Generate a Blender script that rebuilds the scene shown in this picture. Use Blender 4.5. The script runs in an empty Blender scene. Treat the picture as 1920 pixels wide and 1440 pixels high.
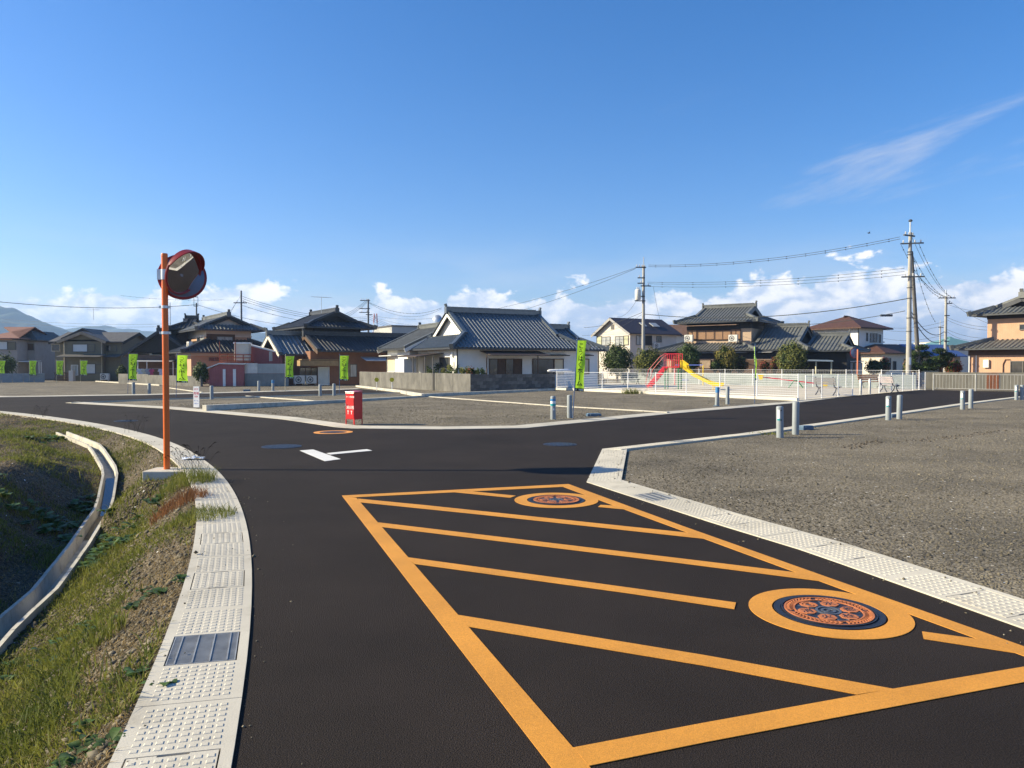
import bpy, bmesh, math, random
import numpy as np
from mathutils import Vector, Matrix

SC = bpy.context.scene
COL = SC.collection
rnd = random.Random(11)
R = math.radians

# ---------------------------------------------------------------- camera
F, CX, CY, HC = 1400.0, 960.0, 720.0, 1.55          # focal length in photo pixels, eye height
PITCH = math.atan(36 / F)
cam_d = bpy.data.cameras.new('camera'); cam = bpy.data.objects.new('camera', cam_d); COL.objects.link(cam)
cam_d.sensor_width = 36; cam_d.lens = F / 1920 * 36; cam_d.clip_end = 9000; cam_d.clip_start = 0.05
cam.location = (0, 0, HC); cam.rotation_euler = (math.pi / 2 - PITCH, 0, 0)
SC.camera = cam

# ---------------------------------------------------------------- light
SUN_EL, SUN_AZ = R(27.0), R(1.0)                      # low sun from the left, a little ahead of the camera
sun_dir = Vector((-math.cos(SUN_EL) * math.cos(SUN_AZ), math.cos(SUN_EL) * math.sin(SUN_AZ), math.sin(SUN_EL)))
sd = bpy.data.lights.new('sun', 'SUN'); sun = bpy.data.objects.new('sun', sd); COL.objects.link(sun)
sd.energy = 5.0; sd.angle = R(0.53); sd.color = (1.0, 0.885, 0.62)
sun.rotation_euler = (-sun_dir).to_track_quat('-Z', 'Y').to_euler()

SC.view_settings.view_transform = 'Standard'; SC.view_settings.look = 'None'
SC.view_settings.exposure = 1.0; SC.view_settings.gamma = 1.0; SC.view_settings.use_curve_mapping = False
SC.cycles.max_bounces = 6; SC.cycles.volume_bounces = 0; SC.cycles.use_denoising = True
SC.cycles.caustics_reflective = False; SC.cycles.caustics_refractive = False

SKY_STRENGTH, CLOUD_SEED, STREAK_SHIFT = 0.080, 3.7, -0.80
world = bpy.data.worlds.new('World'); SC.world = world; world.use_nodes = True
def build_world():
    nt = world.node_tree; nt.nodes.clear(); N = nt.nodes; L = nt.links
    def math_(op, a, b=None, c=None, clamp=False):
        n = N.new('ShaderNodeMath'); n.operation = op; n.use_clamp = clamp
        for i, v in enumerate((a, b, c)):
            if v is None: continue
            if isinstance(v, (int, float)): n.inputs[i].default_value = v
            else: L.new(v, n.inputs[i])
        return n.outputs[0]
    def mixc(f, a, b):
        n = N.new('ShaderNodeMix'); n.data_type = 'RGBA'; n.clamp_factor = True
        for s, v in ((n.inputs[0], f), (n.inputs[6], a), (n.inputs[7], b)):
            if isinstance(v, (int, float)): s.default_value = v
            elif isinstance(v, tuple): s.default_value = (*v, 1)
            else: L.new(v, s)
        return n.outputs[2]
    def smooth(v, lo, hi):
        n = N.new('ShaderNodeMapRange'); n.interpolation_type = 'SMOOTHSTEP'; n.clamp = True
        L.new(v, n.inputs[0])
        for i, q in ((1, lo), (2, hi)):
            if isinstance(q, (int, float)): n.inputs[i].default_value = q
            else: L.new(q, n.inputs[i])
        return n.outputs[0]
    def noise(x, y, z, sc, det=6, rough=.55, dist=0.0):
        c = N.new('ShaderNodeCombineXYZ')
        for i, v in enumerate((x, y, z)):
            if isinstance(v, (int, float)): c.inputs[i].default_value = v
            else: L.new(v, c.inputs[i])
        n = N.new('ShaderNodeTexNoise'); n.inputs['Scale'].default_value = sc; n.inputs['Detail'].default_value = det
        n.inputs['Roughness'].default_value = rough; n.inputs['Distortion'].default_value = dist
        L.new(c.outputs[0], n.inputs['Vector']); return n.outputs[0]
    sky = N.new('ShaderNodeTexSky'); sky.sky_type = 'NISHITA'; sky.sun_disc = False
    sky.sun_elevation = SUN_EL; sky.sun_rotation = R(270) + SUN_AZ; sky.altitude = 0
    sky.air_density = 1.0; sky.dust_density = 0.6; sky.ozone_density = 3.0
    hs = N.new('ShaderNodeHueSaturation'); hs.inputs['Saturation'].default_value = 1.36; hs.inputs['Value'].default_value = 1.0
    L.new(sky.outputs[0], hs.inputs['Color'])
    tint = N.new('ShaderNodeMix'); tint.data_type = 'RGBA'; tint.blend_type = 'MULTIPLY'; tint.inputs[0].default_value = 1.0; tint.inputs[7].default_value = (1.08, 1.02, 1.18, 1); L.new(hs.outputs[0], tint.inputs[6])
    tc = N.new('ShaderNodeTexCoord'); sp = N.new('ShaderNodeSeparateXYZ'); L.new(tc.outputs['Generated'], sp.inputs[0])
    x, y, z = sp.outputs
    az = math_('ARCTAN2', x, y); el = math_('ARCSINE', z)
    # low cumulus bank: billowy tops whose height wanders with azimuth
    top = math_('MULTIPLY_ADD', noise(az, 0.0, CLOUD_SEED, 3.4, 3, .5), 0.095, 0.054)
    billow = noise(az, math_('MULTIPLY', el, 1.5), CLOUD_SEED + 4.0, 19.0, 9, .56, .2)
    bil2 = noise(math_('ADD', az, .010), math_('MULTIPLY', math_('ADD', el, -.008), 1.5), CLOUD_SEED + 4.0, 19.0, 9, .56, .2)
    rel = math_('DIVIDE', el, top)                       # 0 horizon .. 1 cloud top
    dens = math_('SUBTRACT', math_('MULTIPLY_ADD', billow, 1.35, 0.27), rel)
    edge = smooth(dens, 0.01, 0.13)
    low = smooth(el, 0.004, 0.05)
    cum = math_('MULTIPLY', edge, math_('MULTIPLY_ADD', low, 0.34, 0.60))
    lit = smooth(math_('ADD', math_('MULTIPLY', math_('SUBTRACT', billow, bil2), 3.0), math_('MULTIPLY_ADD', rel, 0.8, -0.25)), -0.05, 0.75)
    ccol = mixc(lit, (4.6, 5.4, 6.7), (9.6, 9.2, 8.7))
    # thin high streaks, lying nearly level
    s_az = math_('ADD', az, STREAK_SHIFT)
    st = noise(s_az, math_('MULTIPLY_ADD', s_az, -.8, math_('MULTIPLY_ADD', el, 5.0, .22)), CLOUD_SEED + 9.0, 2.6, 9, .62, .35)
    band = math_('MULTIPLY', smooth(el, 0.07, 0.15), math_('SUBTRACT', 1.0, smooth(el, 0.25, 0.36)))
    wisp = math_('MULTIPLY', math_('MULTIPLY', smooth(st, 0.54, 0.78), math_('MULTIPLY', band, smooth(az, 0.05, 0.45))), 0.75)
    veil = noise(az, math_('MULTIPLY', el, 4.0), CLOUD_SEED + 2.0, 4.5, 6, .6)
    vband = math_('SUBTRACT', 1.0, smooth(el, 0.06, 0.19))
    veilm = math_('MULTIPLY', math_('MULTIPLY', smooth(veil, 0.36, 0.70), vband), 0.45)
    c1 = mixc(veilm, tint.outputs[2], (5.0, 5.5, 6.3))
    c2 = mixc(wisp, c1, (4.4, 4.7, 5.5))
    up = smooth(z, -0.002, 0.004)
    c3 = mixc(math_('MULTIPLY', cum, up), c2, ccol)
    bg = N.new('ShaderNodeBackground'); bg.inputs['Strength'].default_value = SKY_STRENGTH
    L.new(c3, bg.inputs['Color'])
    out = N.new('ShaderNodeOutputWorld'); L.new(bg.outputs[0], out.inputs['Surface'])

build_world()

# ---------------------------------------------------------------- projection helpers (photo pixel -> place)
def ray(px, py):
    u, v = (px - CX) / F, (CY - py) / F
    return u, math.cos(PITCH) + v * math.sin(PITCH), -math.sin(PITCH) + v * math.cos(PITCH)
def G(px, py, z=0.0):
    u, dy, dz = ray(px, py); t = (z - HC) / dz
    return (u * t, dy * t)
def AT(px, py, Y):
    u, dy, dz = ray(px, py); t = Y / dy
    return (u * t, Y, HC + dz * t)

# ---------------------------------------------------------------- mesh builder
class M:
    def __init__(s): s.v = []; s.f = []
    def add(s, vs, fs):
        b = len(s.v); s.v += [tuple(p) for p in vs]; s.f += [tuple(i + b for i in f) for f in fs]; return s
    def box(s, x0, x1, y0, y1, z0, z1):
        return s.add([(x0,y0,z0),(x1,y0,z0),(x1,y1,z0),(x0,y1,z0),(x0,y0,z1),(x1,y0,z1),(x1,y1,z1),(x0,y1,z1)],
                     [(0,3,2,1),(4,5,6,7),(0,1,5,4),(1,2,6,5),(2,3,7,6),(3,0,4,7)])
    def fbox(s, face, p, a0, a1, b0, b1, z0, z1):      # a along a wall, b outwards from it
        if face == 'f': return s.box(a0, a1, p - b1, p - b0, z0, z1)
        if face == 'l': return s.box(p - b1, p - b0, a0, a1, z0, z1)
        if face == 'r': return s.box(p + b0, p + b1, a0, a1, z0, z1)
    def prism(s, poly, z0, z1):
        n = len(poly); z0s = z0 if hasattr(z0, '__len__') else [z0] * n; z1s = z1 if hasattr(z1, '__len__') else [z1] * n
        return s.add([(p[0], p[1], z0s[i]) for i, p in enumerate(poly)] + [(p[0], p[1], z1s[i]) for i, p in enumerate(poly)],
                     [tuple(range(n))[::-1], tuple(range(n, 2 * n))] + [(i, (i + 1) % n, n + (i + 1) % n, n + i) for i in range(n)])
    def slab(s, pts, off):                             # polygon in space given thickness
        n = len(pts); o = Vector(off); P = [Vector(p) for p in pts]
        return s.add([p for p in P] + [p + o for p in P], [tuple(range(n)), tuple(range(2 * n - 1, n - 1, -1))] +
                     [((i + 1) % n, i, n + i, n + (i + 1) % n) for i in range(n)])
    def beam(s, p0, p1, w, h, up=(0, 0, 1)):
        p0, p1 = Vector(p0), Vector(p1); d = (p1 - p0).normalized(); u = Vector(up)
        sd_ = d.cross(u)
        if sd_.length < 1e-4: sd_ = d.cross(Vector((1, 0, 0)))
        sd_.normalize(); u = sd_.cross(d).normalized(); a, b = sd_ * w / 2, u * h / 2
        return s.add([p0-a-b, p0+a-b, p0+a+b, p0-a+b, p1-a-b, p1+a-b, p1+a+b, p1-a+b],
                     [(0,1,2,3),(7,6,5,4),(0,4,5,1),(1,5,6,2),(2,6,7,3),(3,7,4,0)])
    def tube(s, pts, r, n=8, caps=True):
        P = [Vector(p) for p in pts]; rs = r if hasattr(r, '__len__') else [r] * len(P); b = len(s.v); ring = []
        u = None
        for i, p in enumerate(P):
            d = (P[min(i + 1, len(P) - 1)] - P[max(i - 1, 0)]).normalized()
            if u is None:
                u = d.cross(Vector((0, 0, 1)));
                if u.length < 1e-3: u = d.cross(Vector((1, 0, 0)))
            else: u = u - d * u.dot(d)
            u.normalize(); w = d.cross(u)
            for k in range(n):
                a = 2 * math.pi * k / n; s.v.append(tuple(p + (u * math.cos(a) + w * math.sin(a)) * rs[i]))
        for i in range(len(P) - 1):
            for k in range(n):
                s.f.append((b + i*n + k, b + i*n + (k+1) % n, b + (i+1)*n + (k+1) % n, b + (i+1)*n + k))
        if caps:
            s.f.append(tuple(b + k for k in range(n))[::-1]); e = b + (len(P) - 1) * n; s.f.append(tuple(e + k for k in range(n)))
        return s
    def lathe(s, prof, n=24, o=(0, 0, 0)):             # prof [(r,z)...] around z
        b = len(s.v)
        for r, z in prof:
            for k in range(n):
                a = 2 * math.pi * k / n; s.v.append((o[0] + r * math.cos(a), o[1] + r * math.sin(a), o[2] + z))
        for i in range(len(prof) - 1):
            for k in range(n):
                s.f.append((b + i*n + k, b + i*n + (k+1) % n, b + (i+1)*n + (k+1) % n, b + (i+1)*n + k))
        return s
    def xf(s, mat):
        s.v = [tuple(mat @ Vector(p)) for p in s.v]; return s
    def swap(s): s.v = [(p[1], p[0], p[2]) for p in s.v]; return s
    def mesh(s, name, smooth=False):
        me = bpy.data.meshes.new(name); me.from_pydata(s.v, [], s.f)
        bm = bmesh.new(); bm.from_mesh(me); bmesh.ops.recalc_face_normals(bm, faces=bm.faces)
        bm.to_mesh(me); bm.free()
        if smooth is True: me.polygons.foreach_set('use_smooth', [True] * len(me.polygons))
        elif smooth: 
            me.polygons.foreach_set('use_smooth', [True] * len(me.polygons)); me.set_sharp_from_angle(angle=R(smooth))
        return me
    def build(s, name, mat, parent=None, smooth=False, bevel=0, kind=None, label=None):
        o = bpy.data.objects.new(name, s.mesh(name, smooth)); COL.objects.link(o)
        if mat: o.data.materials.append(mat)
        if parent: o.parent = parent
        if bevel:
            b = o.modifiers.new('bevel', 'BEVEL'); b.width = bevel; b.segments = 2; b.limit_method = 'ANGLE'
        if kind: o['kind'] = kind
        if label: o['label'] = label
        return o
def np_obj(name, v, f, mat, parent=None, kind=None, smooth=False, attr=None):
    """fast mesh from numpy arrays: v (n,3), f (m,3|4); attr = per-vertex float 'shade'"""
    me = bpy.data.meshes.new(name); v = np.asarray(v, np.float32); f = np.asarray(f, np.int32); k = f.shape[1]
    me.vertices.add(len(v)); me.vertices.foreach_set('co', v.ravel())
    me.loops.add(f.size); me.loops.foreach_set('vertex_index', f.ravel())
    me.polygons.add(len(f)); me.polygons.foreach_set('loop_start', np.arange(0, f.size, k, dtype=np.int32))
    me.polygons.foreach_set('loop_total', np.full(len(f), k, np.int32))
    if smooth: me.polygons.foreach_set('use_smooth', np.ones(len(f), bool))
    if attr is not None:
        a = me.attributes.new('shade', 'FLOAT', 'POINT'); a.data.foreach_set('value', np.asarray(attr, np.float32))
    me.update(); me.validate()
    o = bpy.data.objects.new(name, me); COL.objects.link(o)
    if mat: me.materials.append(mat)
    if parent: o.parent = parent
    if kind: o['kind'] = kind
    return o
def tag(o, label, cat, group=None):
    o['label'] = label; o['category'] = cat
    if group: o['group'] = group
    return o
def struct(o): o['kind'] = 'structure'; return o
def thing(name, label, cat, loc=(0, 0, 0), rz=0.0, group=None):
    o = bpy.data.objects.new(name, None); COL.objects.link(o); o.empty_display_size = .2
    o.location = (*loc, 0) if len(loc) == 2 else loc; o.rotation_euler = (0, 0, rz)
    return tag(o, label, cat, group)
def copy_tree(o, parent=None, loc=None, rz=None, label=None):
    c = o.copy(); COL.objects.link(c); c.parent = parent
    if loc is not None: c.location = (*loc, 0) if len(loc) == 2 else loc
    if rz is not None: c.rotation_euler = (0, 0, rz)
    if label: c['label'] = label
    for ch in list(o.children): copy_tree(ch, c)
    return c
def text_mesh(body, size=1.0, extrude=0.0):
    cu = bpy.data.curves.new('glyphs', 'FONT'); cu.body = body; cu.size = size; cu.extrude = extrude
    cu.align_x = 'CENTER'; cu.align_y = 'CENTER'; cu.resolution_u = 3; cu.offset = 0.012 * size
    o = bpy.data.objects.new('glyphs', cu); COL.objects.link(o); bpy.context.view_layer.update()
    me = bpy.data.meshes.new_from_object(o.evaluated_get(bpy.context.evaluated_depsgraph_get()))
    bpy.data.objects.remove(o); bpy.data.curves.remove(cu); return me
def text_into(m, body, size, fn, extrude=0.0):
    me = text_mesh(body, size, extrude)
    m.add([fn(*v.co) for v in me.vertices], [tuple(p.vertices) for p in me.polygons]); bpy.data.meshes.remove(me)

# ---------------------------------------------------------------- materials
MAT = {}
def mk(name, col, rough=.7, var=.18, scale=2.0, bump=0.0, bscale=40.0, metal=0.0, spec=.35, stretch=(1, 1, 1), col2=None,
       wave=None, speck=0.0, speckscale=300.0, attr=False, alpha=None, trans=0.0, detail=5, coat=0.0, stain=None):
    if name in MAT: return MAT[name]
    m = bpy.data.materials.new(name); m.use_nodes = True; nt = m.node_tree; N = nt.nodes; L = nt.links
    b = N['Principled BSDF']; b.inputs['Roughness'].default_value = rough; b.inputs['Metallic'].default_value = metal
    b.inputs['Specular IOR Level'].default_value = spec
    if coat: b.inputs['Coat Weight'].default_value = coat; b.inputs['Coat Roughness'].default_value = .22
    tc = N.new('ShaderNodeTexCoord'); mp = N.new('ShaderNodeMapping'); mp.inputs['Scale'].default_value = stretch
    L.new(tc.outputs['Object'], mp.inputs[0])
    n1 = N.new('ShaderNodeTexNoise'); n1.inputs['Scale'].default_value = scale; n1.inputs['Detail'].default_value = detail
    n1.inputs['Roughness'].default_value = .62; L.new(mp.outputs[0], n1.inputs['Vector'])
    cr = N.new('ShaderNodeValToRGB'); e = cr.color_ramp.elements; e[0].position = .3; e[1].position = .7
    lo = tuple(max(0, c * (1 - var)) for c in col); hi = tuple(min(1, c * (1 + var)) for c in col) if col2 is None else col2
    e[0].color = (*lo, 1); e[1].color = (*hi, 1); L.new(n1.outputs[0], cr.inputs[0]); cout = cr.outputs[0]
    def mix(mode, fac, a, c):
        x = N.new('ShaderNodeMix'); x.data_type = 'RGBA'; x.blend_type = mode
        if isinstance(fac, float): x.inputs[0].default_value = fac
        else: L.new(fac, x.inputs[0])
        L.new(a, x.inputs[6])
        if isinstance(c, tuple): x.inputs[7].default_value = (*c, 1)
        else: L.new(c, x.inputs[7])
        return x.outputs[2]
    if speck:
        n3 = N.new('ShaderNodeTexNoise'); n3.inputs['Scale'].default_value = speckscale; n3.inputs['Detail'].default_value = 2
        L.new(tc.outputs['Object'], n3.inputs['Vector'])
        mr = N.new('ShaderNodeMapRange'); mr.inputs[1].default_value = .3; mr.inputs[2].default_value = .7
        mr.inputs[3].default_value = 1 - speck; mr.inputs[4].default_value = 1 + speck; L.new(n3.outputs[0], mr.inputs[0])
        cc = N.new('ShaderNodeCombineColor')
        for i in range(3): L.new(mr.outputs[0], cc.inputs[i])
        cout = mix('MULTIPLY', 1.0, cout, cc.outputs[0])
    if stain:
        n4 = N.new('ShaderNodeTexNoise'); n4.inputs['Scale'].default_value = stain[0]; n4.inputs['Detail'].default_value = 9; n4.inputs['Roughness'].default_value = .7
        L.new(tc.outputs['Object'], n4.inputs['Vector']); ms_ = N.new('ShaderNodeMapRange'); ms_.inputs[1].default_value = stain[1]; ms_.inputs[2].default_value = stain[1] + .16; L.new(n4.outputs[0], ms_.inputs[0])
        sx_ = N.new('ShaderNodeMath'); sx_.operation = 'MULTIPLY'; sx_.inputs[1].default_value = stain[2]; L.new(ms_.outputs[0], sx_.inputs[0])
        cout = mix('MIX', sx_.outputs[0], cout, stain[3])
    if attr:
        at = N.new('ShaderNodeAttribute'); at.attribute_name = 'shade'
        cc = N.new('ShaderNodeCombineColor')
        for i in range(3): L.new(at.outputs['Fac'], cc.inputs[i])
        cout = mix('MULTIPLY', 1.0, cout, cc.outputs[0])
    L.new(cout, b.inputs['Base Color'])
    h = None
    if bump:
        n2 = N.new('ShaderNodeTexNoise'); n2.inputs['Scale'].default_value = bscale; n2.inputs['Detail'].default_value = 4
        L.new(mp.outputs[0], n2.inputs['Vector']); h = n2.outputs[0]
    if wave:                                            # (axis, count per metre)
        wv = N.new('ShaderNodeTexWave'); wv.bands_direction = wave[0]; wv.inputs['Scale'].default_value = wave[1] * 0.314
        L.new(tc.outputs['Object'], wv.inputs['Vector'])
        if h is None: h = wv.outputs['Fac']
        else:
            ad = N.new('ShaderNodeMath'); ad.operation = 'ADD'; L.new(h, ad.inputs[0]); L.new(wv.outputs['Fac'], ad.inputs[1]); h = ad.outputs[0]
    if h is not None:
        bp = N.new('ShaderNodeBump'); bp.inputs['Strength'].default_value = bump if bump else .5
        bp.inputs['Distance'].default_value = wave[2] if wave else .01
        L.new(h, bp.inputs['Height']); L.new(bp.outputs[0], b.inputs['Normal'])
    if trans:
        tr = N.new('ShaderNodeBsdfTranslucent'); L.new(cout, tr.inputs[0]); ms = N.new('ShaderNodeMixShader'); ms.inputs[0].default_value = trans
        L.new(b.outputs[0], ms.inputs[1]); L.new(tr.outputs[0], ms.inputs[2]); L.new(ms.outputs[0], N['Material Output'].inputs['Surface'])
    MAT[name] = m; return m
# ---------------------------------------------------------------- ground materials
def voro_mat(name, cols, scale, bump=.8, patch=.35, rough=.9, patchcol=None, dist=.02):
    m = bpy.data.materials.new(name); m.use_nodes = True; nt = m.node_tree; N = nt.nodes; L = nt.links; b = N['Principled BSDF']
    b.inputs['Roughness'].default_value = rough; b.inputs['Specular IOR Level'].default_value = .2
    tc = N.new('ShaderNodeTexCoord')
    vo = N.new('ShaderNodeTexVoronoi'); vo.inputs['Scale'].default_value = scale; L.new(tc.outputs['Object'], vo.inputs['Vector'])
    v2 = N.new('ShaderNodeTexVoronoi'); v2.inputs['Scale'].default_value = scale * .43; L.new(tc.outputs['Object'], v2.inputs['Vector'])
    sc_ = N.new('ShaderNodeSeparateColor'); L.new(vo.outputs['Color'], sc_.inputs[0])
    cr = N.new('ShaderNodeValToRGB'); e = cr.color_ramp.elements
    for i, c in enumerate(cols):
        p = i / (len(cols) - 1)
        el = e[0] if i == 0 else (e[1] if i == len(cols) - 1 else e.new(p)); el.position = p; el.color = (*c, 1)
    L.new(sc_.outputs[0], cr.inputs[0])
    n = N.new('ShaderNodeTexNoise'); n.inputs['Scale'].default_value = .55; n.inputs['Detail'].default_value = 7; n.inputs['Roughness'].default_value = .65
    L.new(tc.outputs['Object'], n.inputs['Vector'])
    mr = N.new('ShaderNodeMapRange'); mr.inputs[1].default_value = .32; mr.inputs[2].default_value = .68
    L.new(n.outputs[0], mr.inputs[0])
    x = N.new('ShaderNodeMix'); x.data_type = 'RGBA'; x.blend_type = 'MULTIPLY'; x.inputs[0].default_value = 1
    pr = N.new('ShaderNodeValToRGB'); pr.color_ramp.elements[0].color = (*(patchcol or (1 - patch,) * 3), 1); pr.color_ramp.elements[1].color = (1.14, 1.12, 1.08, 1)
    L.new(mr.outputs[0], pr.inputs[0]); L.new(cr.outputs[0], x.inputs[6]); L.new(pr.outputs[0], x.inputs[7])
    L.new(x.outputs[2], b.inputs['Base Color'])
    ad = N.new('ShaderNodeMath'); ad.operation = 'MULTIPLY_ADD'; ad.inputs[1].default_value = 1.6
    L.new(v2.outputs['Distance'], ad.inputs[0]); L.new(vo.outputs['Distance'], ad.inputs[2])
    bp = N.new('ShaderNodeBump'); bp.inputs['Strength'].default_value = bump; bp.inputs['Distance'].default_value = dist; bp.invert = True
    L.new(ad.outputs[0], bp.inputs['Height']); L.new(bp.outputs[0], b.inputs['Normal'])
    return m
gravel = voro_mat('gravel', [(.080,.066,.046),(.172,.148,.106),(.25,.22,.16),(.128,.107,.075),(.30,.264,.20)], 55, bump=.45, patch=.45, dist=.012)
soil = voro_mat('soil', [(.06,.046,.030),(.13,.100,.064),(.095,.072,.046),(.19,.158,.112)], 40, bump=.9, patch=.5)
sand = voro_mat('sand', [(.52,.47,.38),(.60,.55,.45),(.56,.50,.41)], 60, bump=.15, patch=.14)
asphalt = mk('asphalt', (.0238, .0176, .0143), .9, .30, .55, bump=.8, bscale=150, speck=.75, speckscale=150, spec=.17, detail=10, stain=(.33, .56, .4, (.040, .034, .031)))
conc = mk('concrete', (.52, .48, .395), .85, .16, .9, bump=.12, bscale=120, speck=.07, speckscale=200, stain=(2.6, .54, .5, (.30, .265, .20)))
conc2 = mk('concrete_grey', (.52, .485, .405), .88, .2, 1.6, bump=.2, bscale=60, speck=.08, stain=(4.0, .52, .55, (.20, .18, .135)))
conc_dark = mk('concrete_dark', (.10, .10, .095), .9, .3, 2)
yellow = mk('yellow_paint', (.60, .262, .036), .72, .13, 1.6, bump=.3, bscale=240, speck=.14, speckscale=120, stain=(3.2, .62, .35, (.30, .14, .035)))
whitep = mk('white_road_paint', (.68, .67, .64), .75, .07, 3, bump=.2, bscale=240, speck=.07)
steel = mk('galvanised_steel', (.40, .40, .39), .5, .2, 8, metal=.45)
iron = mk('cast_iron', (.028, .030, .040), .45, .3, 20, metal=.4, bump=.2, bscale=120)
orange_in = mk('orange_resin', (.46, .15, .05), .6, .22, 14, bump=.15, bscale=90)

zinc = mk('zinc', (.55, .57, .58), .38, .12, 10, metal=.8)
whitel = mk('label_white', (.78, .80, .82), .5, .05)
cream = mk('pole_cream', (.62, .58, .40), .5, .1)
def dish(r, bulge, n=40, rings=6):
    return [(r * i / rings, bulge * (1 - (i / rings) ** 2)) for i in range(rings + 1)]

# ---------------------------------------------------------------- road plan (all from measured kerb lines)
LEFT_PX = [(442,1440),(462,1331),(475.6,1164),(477.5,1080),(473,1021.7),(466.7,980),(451.7,941.7),(433,908),(412,882.5),(379,859),(344,838),(306,823),(247,806.5),(152,789),(50,775.6),(0,771)]
def smooth_line(P, step=.35, win=7, rep=3):
    P = np.array(P, float); L = np.concatenate([[0], np.cumsum(np.linalg.norm(np.diff(P, axis=0), axis=1))]); s = np.linspace(0, L[-1], int(L[-1] / step)); Q = np.stack([np.interp(s, L, P[:, 0]), np.interp(s, L, P[:, 1])], -1)
    for _ in range(rep):
        E = np.concatenate([Q[:1] + (Q[:1] - Q[win // 2:0:-1]), Q, Q[-1:] + (Q[-1:] - Q[-2:-2 - win // 2:-1])]); Q = np.stack([np.convolve(E[:, k], np.ones(win) / win, 'valid') for k in (0, 1)], -1)
    return list(Q)
left_edge = smooth_line([(2.05, -9), (.95, -5), (-.05, -1.0)] + [G(*p) for p in LEFT_PX] + [(-27.5, 32.2), (-60, 55)])
RIGHT_PX = [(1100,904.4),(1333,980),(1513,1035),(1710,1105),(1920,1180)]
right_edge = [G(*p) for p in RIGHT_PX]; right_edge += [(right_edge[-1][0] + .305 * k, right_edge[-1][1] - k) for k in (2, 5, 9, 13.5)]
chamfer = [G(1129.5, 842.3), G(1100, 904.4)]
near_side = [G(1129.5,842.3), G(1235,830.5), G(1384,814), G(1480,801), G(1657,777), G(1801,756.6), G(1901,744.5), G(1985,735.5)]
K1 = [G(*p) for p in [(123,755.6),(308,766),(396,774),(527.5,786),(629,801)]]
K1b = [G(629,801), G(659,803.4), G(830,805.3), G(985,803)]
K1c = [G(*p) for p in [(985,803),(1060,795.5),(1136.6,788),(1257,776),(1480,756.8)]]
park_road = [G(*p) for p in [(1480,756.8),(1600,742.3),(1732,731.6)]]
far_kerb = [(-60, 52)] + [G(*p) for p in [(0,745),(271,741),(396,737.6),(460,736),(566.7,733),(676,729.6)]]
wedge_up = [G(*p) for p in [(123,755.6),(306,748),(460,744),(597,740),(743,736)]]
fence_end = [G(1742, 731), G(1829, 733.2), G(1985, 735.5)]

def offset_path(P, w):
    P = [np.array(p, float) for p in P]; out = []
    for i, p in enumerate(P):
        d = P[min(i + 1, len(P) - 1)] - P[max(i - 1, 0)]; d /= np.linalg.norm(d); out.append(p + np.array((-d[1], d[0])) * w)
    return out
def sheet(name, poly, z, mat):
    bm = bmesh.new(); vs = [bm.verts.new((p[0], p[1], z)) for p in poly]; f = bm.faces.new(vs)
    if f.normal.z < 0: f.normal_flip()
    bm.normal_update(); bmesh.ops.recalc_face_normals(bm, faces=bm.faces)
    bmesh.ops.triangulate(bm, faces=bm.faces, ngon_method='EAR_CLIP')
    for f in bm.faces:
        if f.normal.z < 0: f.normal_flip()
    me = bpy.data.meshes.new(name); bm.to_mesh(me); bm.free()
    o = bpy.data.objects.new(name, me); COL.objects.link(o); me.materials.append(mat); return struct(o)
lg = offset_path(left_edge, .24)
ground_poly = [tuple(p) for p in lg] + [(-1500, 1100), (-1500, 3500), (2500, 3500), (2500, -60), (8, -60)]
sheet('ground', ground_poly, -0.022, gravel)
road_poly = [tuple(p) for p in offset_path(left_edge, .12)] + [tuple(far_kerb[0])] + [tuple(p) for p in far_kerb[1:]] + \
    [tuple(p) for p in wedge_up[::-1]] + [tuple(p) for p in K1[1:]] + [tuple(p) for p in K1b[1:]] + [tuple(p) for p in K1c[1:]] + \
    [tuple(p) for p in park_road[1:]] + [tuple(p) for p in fence_end] + [(33, 39.5)] + [tuple(p) for p in offset_path(near_side, -.1)[::-1]][1:-1] + \
    [(chamfer[0][0] + .15, chamfer[0][1] - .15), (chamfer[1][0] + .15, chamfer[1][1] + .02)] + [tuple(p) for p in offset_path(right_edge, .12)[1:]]
sheet('road', road_poly, 0.0, asphalt)

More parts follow.
